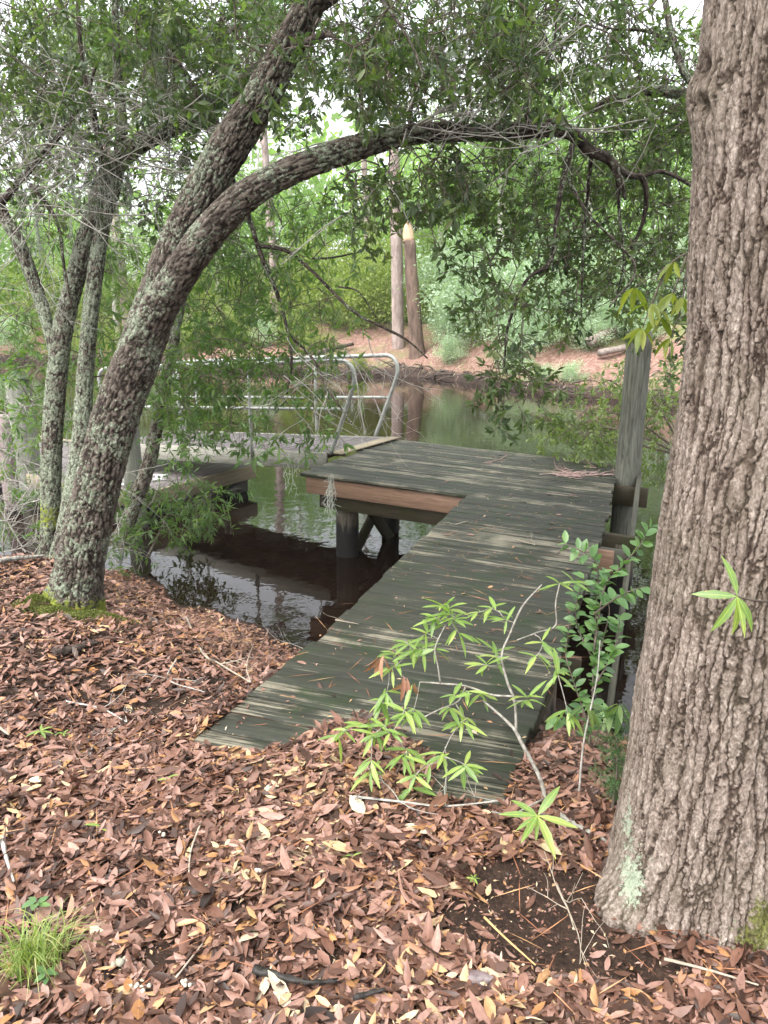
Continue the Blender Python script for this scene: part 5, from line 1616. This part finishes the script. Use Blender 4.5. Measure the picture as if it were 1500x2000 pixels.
# ------------------------------------------------------------------ sticks and small things on the ground
def gz(px, py, z0=-0.03):
    p = atz(px, py, z0)
    for _ in range(6):
        p = atz(px, py, height(p[0], p[1]).item())
    return p
def stick(pix, rad, mat, label, cat='twig', lift=0.03, deck=False, side=0, seed=0, name='fallen_twig', up=None):
    r = np.random.default_rng(seed + len(label))
    P = []
    for i, (a, b) in enumerate(pix):
        p = atz(a, b, 0.006) if deck else gz(a, b)
        p = p + [0, 0, (0 if deck else lift) + rad + (up[i] if up else 0)]
        P.append(p)
    m_ = MB()
    tube(m_, P, np.linspace(rad, rad * 0.5, len(P)), 9, 0.012, bark_disp(0.008, 0.5, rad * 0.8, seed + 3) if rad > 0.0085 else pile_disp(seed + 3, rad * 0.3))
    for k in range(side):
        i = r.integers(0, len(P))
        d = np.array([r.normal(0, 1), r.normal(0, 1), r.uniform(0, 0.4)]); d /= np.linalg.norm(d)
        bare(m_, P[i], d, r.uniform(0.08, 0.22), rad * 0.5, 1, r)
    return tag(m_.build(name, mat, None, True), label, cat)
stick([(8, 1655), (14, 1690), (30, 1742)], 0.008, M_TWIGGREY, 'grey bent stick lying at the left edge of the litter')
stick([(393, 1625), (374, 1680), (371, 1735), (384, 1750), (420, 1742), (450, 1722)], 0.003, M_TWIGPALE, 'thin pale hooked twig curving over the middle of the litter', seed=2)
stick([(345, 1930), (372, 1895), (398, 1862)], 0.003, M_TWIGPALE, 'short pale straight twig in the lower litter', seed=3)
stick([(130, 1383), (200, 1398), (250, 1425)], 0.004, M_TWIGGREY, 'grey twig across the bare soil on the left litter', side=3, seed=4)
stick([(365, 1215), (395, 1285), (430, 1310), (490, 1347)], 0.007, M_TWIGPALE, 'pale forked branch reaching the left edge of the walkway', side=5, seed=5)
stick([(345, 1300), (330, 1340), (400, 1365)], 0.004, M_TWIGGREY, 'thin grey twig left of the pale forked branch', side=2, seed=6)
stick([(690, 1573), (780, 1583), (870, 1592), (985, 1580)], 0.005, M_TWIGGREY, 'long grey twig along the near end of the walkway', side=5, seed=7)
stick([(497, 1918), (540, 1930), (600, 1945), (662, 1940)], 0.012, M_CHAR, 'charred black stick lying in the lower litter', 'stick', seed=8)
stick([(690, 1975), (720, 1965), (752, 1958)], 0.009, M_CHAR, 'small black charred stub at the bottom edge', 'stick', seed=9)
stick([(108, 1290), (150, 1277), (190, 1264)], 0.03, M_ROT, 'dark rotten wood chunk in the litter below the leaning trunk', 'rotten wood', lift=0.0, seed=10, name='rotten_wood')
stick([(1085, 1745), (1098, 1775), (1108, 1795), (1120, 1835)], 0.004, M_TWIGPALE, 'white forked twig on the bare soil by the broad trunk', side=4, seed=11)
stick([(1295, 1893), (1380, 1915), (1478, 1945)], 0.004, M_TWIGPALE, 'long straw coloured stem below the broad trunk', seed=12)
stick([(945, 1810), (985, 1850), (1045, 1905)], 0.0035, simple('orange straw', (0.40, 0.23, 0.09), (0.5, 0.32, 0.15)), 'orange bent straw on the bare soil', seed=13)
stick([(1070, 1590), (1120, 1620), (1185, 1655)], 0.013, M_SAPSTEM, 'thick grey root stick between the sapling and the broad trunk', 'stick', lift=0.01, seed=14)
stick([(0, 1108), (50, 1102), (90, 1098)], 0.02, M_TWIGGREY, 'grey stick on the bank crest at the left edge', 'stick', seed=15)
stick([(0, 1435), (20, 1450)], 0.006, M_TWIGPALE, 'short pale stick end at the left edge', seed=16)
stick([(540, 1330), (575, 1300), (600, 1280)], 0.004, M_TWIGGREY, 'grey twig by the left edge of the walkway near the water', side=2, seed=17)
stick([(545, 1218), (580, 1212), (625, 1216)], 0.012, M_ROT, 'dark wet stick at the waterline beside the walkway', 'stick', lift=0.0, seed=18)
for i, (pix, lb) in enumerate([([(1090, 918), (1120, 925), (1165, 922)], 'brown twig in the debris at the far right corner of the dock'),
                               ([(1085, 928), (1130, 930), (1195, 927)], 'straight brown twig lying in front of the dock post'),
                               ([(1140, 912), (1165, 915)], 'thick short bark piece at the far right corner of the dock'),
                               ([(945, 905), (975, 898), (990, 890)], 'thin forked twig on the back boards of the dock'),
                               ([(655, 1212), (700, 1220)], 'pale leaf stalk on the left boards of the walkway'),
                               ([(890, 1025), (915, 1018)], 'short pale twig in the middle of the walkway'),
                               ([(1010, 1055), (1045, 1065)], 'pale crooked twig on the boards near the right edge')]):
    stick(pix, 0.006 if i < 3 else 0.004, M_TWIGPALE if i > 3 else simple('reddish twig', (0.22, 0.12, 0.10), (0.42, 0.30, 0.26)), lb, deck=True, side=3 if i in (0, 1, 3) else 1, seed=30 + i)
m = MB()
for k in range(46):
    p = atz(r_.normal(1125, 34), r_.normal(926, 4), 0.008)
    a = r_.uniform(-0.5, 0.9); l_ = r_.uniform(0.04, 0.16)
    d = np.array([math.cos(a), math.sin(a), r_.uniform(0, 0.12)])
    tube(m, [p, p + d * l_ * 0.5, p + d * l_], [0.004, 0.0035, 0.002], 4, 0.05, cap=False)
tag(m.build('twig_debris', simple('pinkish bark debris', (0.26, 0.16, 0.14), (0.5, 0.38, 0.35)), None, False, 'stuff'), 'heap of pinkish twig debris at the far right corner of the dock', 'debris')

def clod(px, py, r0, mat, label, cat, name, seed, z=None):
    p = gz(px, py) + [0, 0, 0.03]
    bmv = MB()
    r = np.random.default_rng(seed)
    for k in range(7):
        q = p + np.array([r.normal(0, r0 * 0.7), r.normal(0, r0 * 0.5), r.uniform(0, r0 * 0.5)])
        tube(bmv, [q - [0, 0, r0 * 0.4], q, q + [0, 0, r0 * 0.4]], [r0 * 0.3, r0 * 0.55, r0 * 0.2], 9, r0 * 0.25, pile_disp(seed + k, r0 * 0.12))
    tag(bmv.build(name, mat, None, True), label, cat)
clod(507, 1718, 0.0105, M_FUNGUS, 'white crumbly fungus clump in the middle of the litter', 'fungus', 'fungus_clump', 1)
clod(322, 1646, 0.0097, M_FUNGUS, 'white fungus bit beside a dark soil spot left of the hooked twig', 'fungus', 'fungus_clump', 2)
clod(272, 1946, 0.012, M_FUNGUS, 'whitish fungus clump at the bottom right of the grass tuft', 'fungus', 'fungus_clump', 3)
clod(362, 1938, 0.0105, M_FUNGUS, 'cream fungus clump left of the charred stick', 'fungus', 'fungus_clump', 4)
clod(528, 1556, 0.012, simple('pale green lichen tuft', (0.36, 0.40, 0.26), (0.55, 0.58, 0.42), 60), 'pale green lichen tuft in front of the walkway end', 'lichen', 'lichen_tuft', 5)
clod(232, 1905, 0.02, simple('grey pebble', (0.2, 0.19, 0.14), (0.33, 0.31, 0.24), 30), 'grey green lump beside the grass tuft', 'lump', 'pale_stone', 6)
def cushion(px, py, a, b, hgt_, label, seed):
    r = np.random.default_rng(seed)
    c = gz(px, py); n_ = 2600
    u = r.normal(0, 0.5, (n_, 2))
    x_, y_ = c[0] + u[:, 0] * a, c[1] + u[:, 1] * b
    z_ = height(x_, y_) + 0.012 + hgt_ * np.exp(-(u ** 2).sum(1) * 2) * r.uniform(0.6, 1, n_)
    m_ = MB()
    leaf_geo(m_, np.stack([x_, y_, z_], 1), r.normal(0, 0.7, (n_, 3)) + [0, 0, 0.8], r.normal(0, 1, (n_, 3)), r.uniform(0.008, 0.018, n_), r.uniform(0.004, 0.008, n_), r.uniform(0, 1, n_), 0.2, 0.1)
    tag(m_.build('moss_cushion', M_MOSSLEAF), label, 'moss')
M_MOSSLEAF = leaf_mat('moss frond', [(0, (0.045, 0.06, 0.012)), (1, (0.15, 0.17, 0.035))], 0.2, 0.8)
cushion(72, 1182, 0.10, 0.08, 0.05, 'bright moss cushion left of the leaning trunk foot', 7)
cushion(185, 1212, 0.22, 0.10, 0.05, 'green moss cushion right below the leaning trunk', 8)
cushion(120, 1205, 0.16, 0.08, 0.05, 'green moss cushion in front of the leaning trunk foot', 9)
# dark curled pod-like leaf
p = gz(925, 1932) + [0, 0, 0.035]
cm = single_leaf_mesh('curled_leaf', M_SHELL, 0.09, 0.045, 0.9, 0.1)
tag(leaf_obj(cm, None, p + [-0.04, 0.005, 0], (1, -0.1, 0.05), (0.1, 0.5, -0.9), 1.0, 'curled_leaf'), 'dark purple curled leaf lying below the bare soil', 'leaf')
p = gz(578, 1507) + [0, 0, 0.01]
tag(leaf_obj(single_leaf_mesh('upright_leaf', M_LITTER_O, 0.055, 0.02, 0.4, 0.1), None, p, (0.05, 0.1, 1), (0, -1, 0.1), 1.0, 'upright_leaf'), 'brown leaf standing upright against the walkway end', 'leaf')

# grass tuft and seedlings
gt = gz(72, 1900)
tuft = thing('grass_tuft', 'bright green grass tuft in the lower left corner', 'grass', gt)
m = MB(); r_ = np.random.default_rng(650)
for k in range(240):
    a = r_.uniform(0, 6.28); b = gt + np.array([r_.normal(0, 0.03), r_.normal(0, 0.03), 0])
    l_ = r_.uniform(0.09, 0.25); o_ = r_.uniform(0.25, 1.0)
    d = np.array([math.cos(a), math.sin(a), 0])
    pts = np.array([b, b + d * o_ * l_ * 0.35 + [0, 0, l_ * 0.55], b + d * o_ * l_ * 0.85 + [0, 0, l_ * (0.75 - 0.35 * o_)]])
    C, _, S_ = spline(pts, [1, 1, 1], l_ / 5)
    wv = np.cross(d, [0, 0, 1]); wd = 0.0032 * r_.uniform(0.7, 1.3)
    ww = np.linspace(1, 0.05, len(C))[:, None] * wd
    V = np.concatenate([C - wv * ww, C + wv * ww]); nC = len(C)
    m.add(V, quads=[[i, i + 1, nC + i + 1, nC + i] for i in range(nC - 1)], rnd=r_.uniform(0, 1))
m.build('blades', M_GRASS, tuft)
rl = [single_leaf_mesh('leaf', M_PRIVET, 0.028, w_, 0.2, 0.2) for w_ in (0.014, 0.017)]
rs = [single_leaf_mesh('leaf', M_SAPLEAF, 0.05, w_, 0.25, 0.2) for w_ in (0.012, 0.015)]
def seedling(px, py, h, label, meshes, seed, n=5, sc=1.0):
    r = np.random.default_rng(seed)
    p = gz(px, py)
    o = thing('seedling', label, 'seedling', p)
    q = p + np.array([r.normal(0, 0.015), r.normal(0, 0.015), h])
    m_ = MB(); tube(m_, [p, (p + q) / 2 + r.normal(0, 0.004, 3), q], [0.0022, 0.0018, 0.0014], 5, 0.02); m_.build('stem', M_TWIGBROWN, o)
    for k in range(n):
        a = k * 6.28 / n + r.uniform(-0.3, 0.3)
        leaf_obj(meshes[k % 2], o, q - [0, 0, h * 0.3 * r.uniform(0, 1)], (math.cos(a), math.sin(a), r.uniform(-0.1, 0.5)), (0, 0, 1), sc * r.uniform(0.8, 1.2))
seedling(70, 1805, 0.075, 'round leaved seedling above the grass tuft', rl, 1, 5, 1.4)
seedling(95, 1930, 0.06, 'round leaved seedling growing inside the grass tuft', rl, 2, 5, 1.2)
seedling(75, 1440, 0.06, 'small green seedling on the left litter', rs, 3, 7)
seedling(130, 1445, 0.04, 'tiny green seedling right of the small one on the left litter', rs, 4, 5, 0.7)
seedling(240, 1432, 0.03, 'tiny green sprig beside the bare soil on the left', rs, 5, 5, 0.6)
seedling(185, 1655, 0.06, 'single green sprout in the litter left of the hooked twig', rs, 6, 2, 0.9)
seedling(327, 1545, 0.05, 'lone green sprout in the litter left of the lichen tuft', rs, 7, 2, 0.8)
seedling(940, 1720, 0.03, 'tiny green sprig at the edge of the bare soil', rs, 8, 6, 0.5)
seedling(695, 1690, 0.04, 'green sprout right of the fungus clump', rs, 9, 2, 0.8)

# ------------------------------------------------------------------ bay sapling in front of the walkway
sp_b = gz(1068, 1580)
sap = thing('bay_sapling', 'bay sapling with long bright green leaves spread over the near walkway', 'sapling', sp_b)
YQ = sp_b[1]
m = MB()
stems = [
    [(1068, 1585, YQ, 9), (1058, 1530, YQ + 0.02, 8.5), (1040, 1490, YQ + 0.05, 8), (1018, 1450, YQ + 0.08, 8), (1005, 1425, YQ + 0.1, 7), (975, 1395, YQ + 0.15, 5), (945, 1370, YQ + 0.2, 4)],
    [(1008, 1428, YQ + 0.1, 6), (1005, 1370, YQ + 0.15, 5.5), (990, 1330, YQ + 0.2, 5), (980, 1280, YQ + 0.25, 5), (995, 1240, YQ + 0.3, 4), (1020, 1185, YQ + 0.35, 4), (1058, 1142, YQ + 0.4, 3)],
    [(1000, 1360, YQ + 0.15, 4), (960, 1357, YQ + 0.2, 4), (910, 1340, YQ + 0.25, 4), (860, 1335, YQ + 0.3, 4), (820, 1332, YQ + 0.3, 3)],
    [(860, 1335, YQ + 0.3, 4), (855, 1300, YQ + 0.3, 3), (850, 1265, YQ + 0.32, 3), (870, 1220, YQ + 0.35, 3)],
    [(910, 1340, YQ + 0.25, 4), (895, 1370, YQ + 0.2, 3), (860, 1385, YQ + 0.15, 3), (830, 1400, YQ + 0.1, 3)],
    [(1010, 1250, YQ + 0.3, 3), (1050, 1235, YQ + 0.35, 3), (1085, 1222, YQ + 0.4, 3), (1085, 1180, YQ + 0.42, 3), (1093, 1140, YQ + 0.45, 2.5)],
    [(1062, 1560, YQ, 4), (1000, 1590, YQ - 0.1, 3.5), (960, 1585, YQ - 0.12, 3)],
]
skel = []
for s in stems:
    Pp = [at(a, b, c) for a, b, c, _ in s]
    Rr = [0.5 * w_ / FPX * project(p)[2] for p, (_, _, _, w_) in zip(Pp, s)]
    C, _ = tube(m, Pp, Rr, 7, 0.02, pile_disp(9, 0.0006)); skel.append(C)
skel = np.concatenate(skel)
wh = [(863, 1180, .36, 6), (853, 1207, .35, 6), (890, 1207, .35, 7), (930, 1197, .35, 4), (985, 1210, .33, 5), (847, 1267, .33, 8), (897, 1237, .33, 6), (943, 1297, .22, 6), (967, 1283, .28, 3), (1047, 1283, .22, 5), (1033, 1367, .12, 6),
      (753, 1360, .26, 6), (790, 1387, .2, 6), (793, 1253, .34, 5), (807, 1270, .33, 5), (760, 1310, .3, 5), (880, 1383, .15, 4), (897, 1413, .12, 4), (760, 1433, .12, 6), (727, 1437, .12, 7), (783, 1477, .1, 6), (863, 1477, .02, 5),
      (913, 1497, 0, 5), (722, 1513, .05, 6), (810, 1517, 0, 6), (670, 1427, .15, 4), (1093, 1140, .45, 6), (1090, 1307, .2, 2), (1110, 1397, .1, 5), (915, 1350, .2, 3), (830, 1235, .36, 5), (800, 1400, .2, 5)]
r_ = np.random.default_rng(700)
nodes = list(skel)
wh += [(a + r_.uniform(-34, 34), b + r_.uniform(-28, 28), dy + r_.uniform(-0.05, 0.08), max(3, k - 2)) for a, b, dy, k in wh if r_.uniform() < 0.75]
W3 = [(at(a, b, YQ + dy), k) for a, b, dy, k in wh]
W3.sort(key=lambda w_: np.min(((skel - w_[0]) ** 2).sum(1)))
sm = single_leaf_mesh('leaf', M_DEADLEAF, 0.085, 0.018, 0.5, 0.35)
def connect(m_, q, nodes, r, rad):
    A = np.array(nodes); a_ = A[np.argmin(((A - q) ** 2).sum(1))]
    ln = np.linalg.norm(q - a_)
    mid = (a_ + q) / 2 + r.normal(0, 0.06 * ln, 3)
    C, _ = tube(m_, [a_, mid, q], [rad, rad * 0.85, rad * 0.7], 5, 0.03)
    nodes.extend(list(C[1:]))
    v = q - mid
    return v / (np.linalg.norm(v) + 1e-9)
for q, k in W3:
    v = connect(m, q, nodes, r_, 0.0022)
    k += 1
    for j in range(k):
        a = j * 6.28 / k + r_.uniform(-0.4, 0.4)
        d = np.array([math.cos(a), math.sin(a) * 0.8, r_.normal(-0.15, 0.4)]) + v * 0.5
        leaf_obj(sl[r_.integers(4)], sap, q - v * r_.uniform(0, 0.02), d, np.array([0, -0.25, 1.0]) + r_.normal(0, 0.25, 3), r_.uniform(0.5, 0.92))
for (a_, b_, dy, k) in ((748, 1287, .3, 8), (793, 1327, .27, 5)):
    q = at(a_, b_, YQ + dy)
    v = connect(m, q, nodes, r_, 0.002)
    for j in range(k):
        leaf_obj(sm, sap, q + r_.normal(0, 0.012, 3), (r_.normal(-0.35, 0.5), r_.normal(0, 0.4), -1), (r_.normal(0, 1), -1, 0.3), r_.uniform(0.8, 1.15), 'dead_leaf')
m.build('stem', M_SAPSTEM, sap, True)
# the bright whorl nearest the lens, a shoot of its own
q = at(1050, 1593, YQ - 0.2)
sh = thing('bay_shoot', 'single bright whorl of long green leaves in front of the sapling stem', 'shoot', gz(1062, 1650))
m = MB(); b_ = gz(1062, 1650); tube(m, [b_, (b_ + q) / 2 + [0.006, 0, 0], q], [0.003, 0.0025, 0.002], 6, 0.02); m.build('stem', M_TWIGBROWN, sh)
for d, s in (((0.75, 0.5, 0.75), 0.95), ((0.9, -0.35, 0.0), 1.0), ((0.28, -0.95, -0.25), 1.05), ((-0.5, -0.75, -0.1), 0.98), ((-1, -0.05, 0.12), 0.98), ((-0.75, 0.55, 0.3), 0.75), ((-0.85, -0.5, -0.2), 0.7), ((-0.1, -0.5, -0.7), 0.6)):
    leaf_obj(sl[int(s * 100) % 4], sh, q, d, (0.05, -0.45, 0.9), s * 1.15)

# ------------------------------------------------------------------ round-leaved shrub beside the walkway, cedar seedling by the trunk
YV = 3.0
pb = gz(1145, 1500)
pv = thing('privet_shrub', 'small round leaved shrub growing up the right side of the walkway', 'shrub', pb)
pl = [single_leaf_mesh('leaf', M_PRIVET, 0.036, w_, f_, c_) for w_, f_, c_ in ((0.019, 0.25, 0.1), (0.021, 0.35, 0.25), (0.017, 0.3, 0.05))]
vst = [
    [(1145, 1510, 2.7), (1155, 1400, 2.85), (1160, 1280, 3.0), (1165, 1180, 3.1), (1168, 1110, 3.15), (1150, 1085, 3.15), (1105, 1062, 3.15)],
    [(1160, 1270, 3.0), (1180, 1150, 3.1), (1215, 1105, 3.15), (1250, 1065, 3.2), (1268, 1030, 3.25)],
    [(1160, 1200, 3.0), (1200, 1170, 2.95), (1230, 1155, 2.95), (1262, 1145, 2.95)],
    [(1150, 1420, 2.85), (1120, 1330, 2.95), (1105, 1280, 3.0), (1110, 1235, 3.05)],
    [(1155, 1350, 2.9), (1190, 1290, 2.95), (1205, 1250, 3.0), (1210, 1210, 3.0)],
    [(1150, 1450, 2.8), (1190, 1400, 2.8), (1220, 1390, 2.8)],
    [(1160, 1290, 3.0), (1130, 1230, 3.1), (1125, 1180, 3.1), (1140, 1130, 3.1)],
    [(1150, 1430, 2.8), (1115, 1410, 2.8), (1085, 1400, 2.8)],
    [(1158, 1330, 2.95), (1180, 1240, 3.05), (1190, 1190, 3.1), (1175, 1140, 3.15)],
    [(1148, 1480, 2.75), (1170, 1440, 2.75), (1195, 1420, 2.75)],
    [(1146, 1490, 2.75), (1110, 1460, 2.75), (1075, 1450, 2.75)],
]
m = MB(); r_ = np.random.default_rng(720); cnt = 0
for s in vst:
    C, _ = tube(m, [at(*p) for p in s], np.linspace(0.0045, 0.0015, len(s)), 5, 0.022)
    tg = np.gradient(C, axis=0)
    for i in range(3, len(C)):
        for sg in (-1, 1):
            if cnt >= 298: break
            d = np.cross(tg[i], r_.normal(0, 1, 3)); d /= np.linalg.norm(d) + 1e-9
            d = d * sg + tg[i] / np.linalg.norm(tg[i]) * 0.4
            leaf_obj(pl[r_.integers(3)], pv, C[i], d, np.array([0, -0.3, 1.0]) + r_.normal(0, 0.4, 3), r_.uniform(1.2, 2.0)); cnt += 1
m.build('stem', M_TWIGBROWN, pv, True)
tp = gz(1130, 1560)
thin = thing('bare_shoot', 'thin pale bare shoot standing between the shrub and the broad trunk', 'shoot', tp)
m = MB(); tube(m, [tp, at(1140, 1450, tp[1] + 0.02), at(1165, 1330, tp[1] + 0.05), at(1172, 1250, tp[1] + 0.1)], [0.004, 0.0035, 0.0025, 0.0015], 6, 0.03); m.build('stem', M_TWIGGREY, thin, True)
dk = [single_leaf_mesh('leaf', M_BAYLEAF_O, 0.10, w_, 0.3, 0.3) for w_ in (0.024, 0.028)]
whorl_leaves(thin, dk, [at(1143, 1378, tp[1] + 0.04), at(1195, 1385, tp[1] + 0.04), at(1210, 1375, tp[1])], 5, (0.7, 1.0), 0.5, (5, 7))
cdb = gz(1195, 1590)
ced = thing('cedar_seedling', 'dark feathery cedar seedling against the left side of the broad trunk', 'seedling', cdb)
m = MB(); ct = at(1205, 1400, cdb[1] + 0.1); r_ = np.random.default_rng(730)
C, _ = tube(m, [cdb, (cdb + ct) / 2 + [0.01, 0, 0], ct], [0.006, 0.004, 0.002], 6, 0.02); m.build('stem', M_TWIGBROWN, ced)
m = MB(); P, D = [], []
for i in range(2, len(C)):
    for j in range(5):
        a = r_.uniform(0, 6.28); ln = 0.13 * (1 - 0.6 * i / len(C)) * r_.uniform(0.6, 1.2)
        d = np.array([math.cos(a), math.sin(a), 0.45])
        for k in range(16):
            b = C[i] + d * ln * k / 16
            for _ in range(2):
                P.append(b); D.append(d * 0.6 + r_.normal(0, 0.6, 3))
P, D = np.array(P), np.array(D); n = len(P)
leaf_geo(m, P, D, r_.normal(0, 1, (n, 3)), r_.uniform(0.012, 0.026, n), np.full(n, 0.0028), r_.uniform(0, 1, n), 0.2, 0.1)
m.build('foliage', M_CEDAR, ced, False, 'stuff')

# ------------------------------------------------------------------ haze volume added to pale the far bank and woods
hz_ = NT('added river haze')
hz_.t.nodes.remove(hz_.bsdf)
pvn = hz_.n('ShaderNodeVolumePrincipled')
pvn.inputs['Color'].default_value = (0.93, 0.95, 0.95, 1)
pvn.inputs['Density'].default_value = 0.0006
pvn.inputs['Anisotropy'].default_value = 0.2
hz_.t.links.new(pvn.outputs[0], hz_.out.inputs['Volume'])
m = MB()
m.box((0, 140, 13), (190, 175, 17))
tag(m.build('haze', hz_.m, None, False, 'stuff'), 'thin pale haze added over the river to veil the far bank', 'haze')
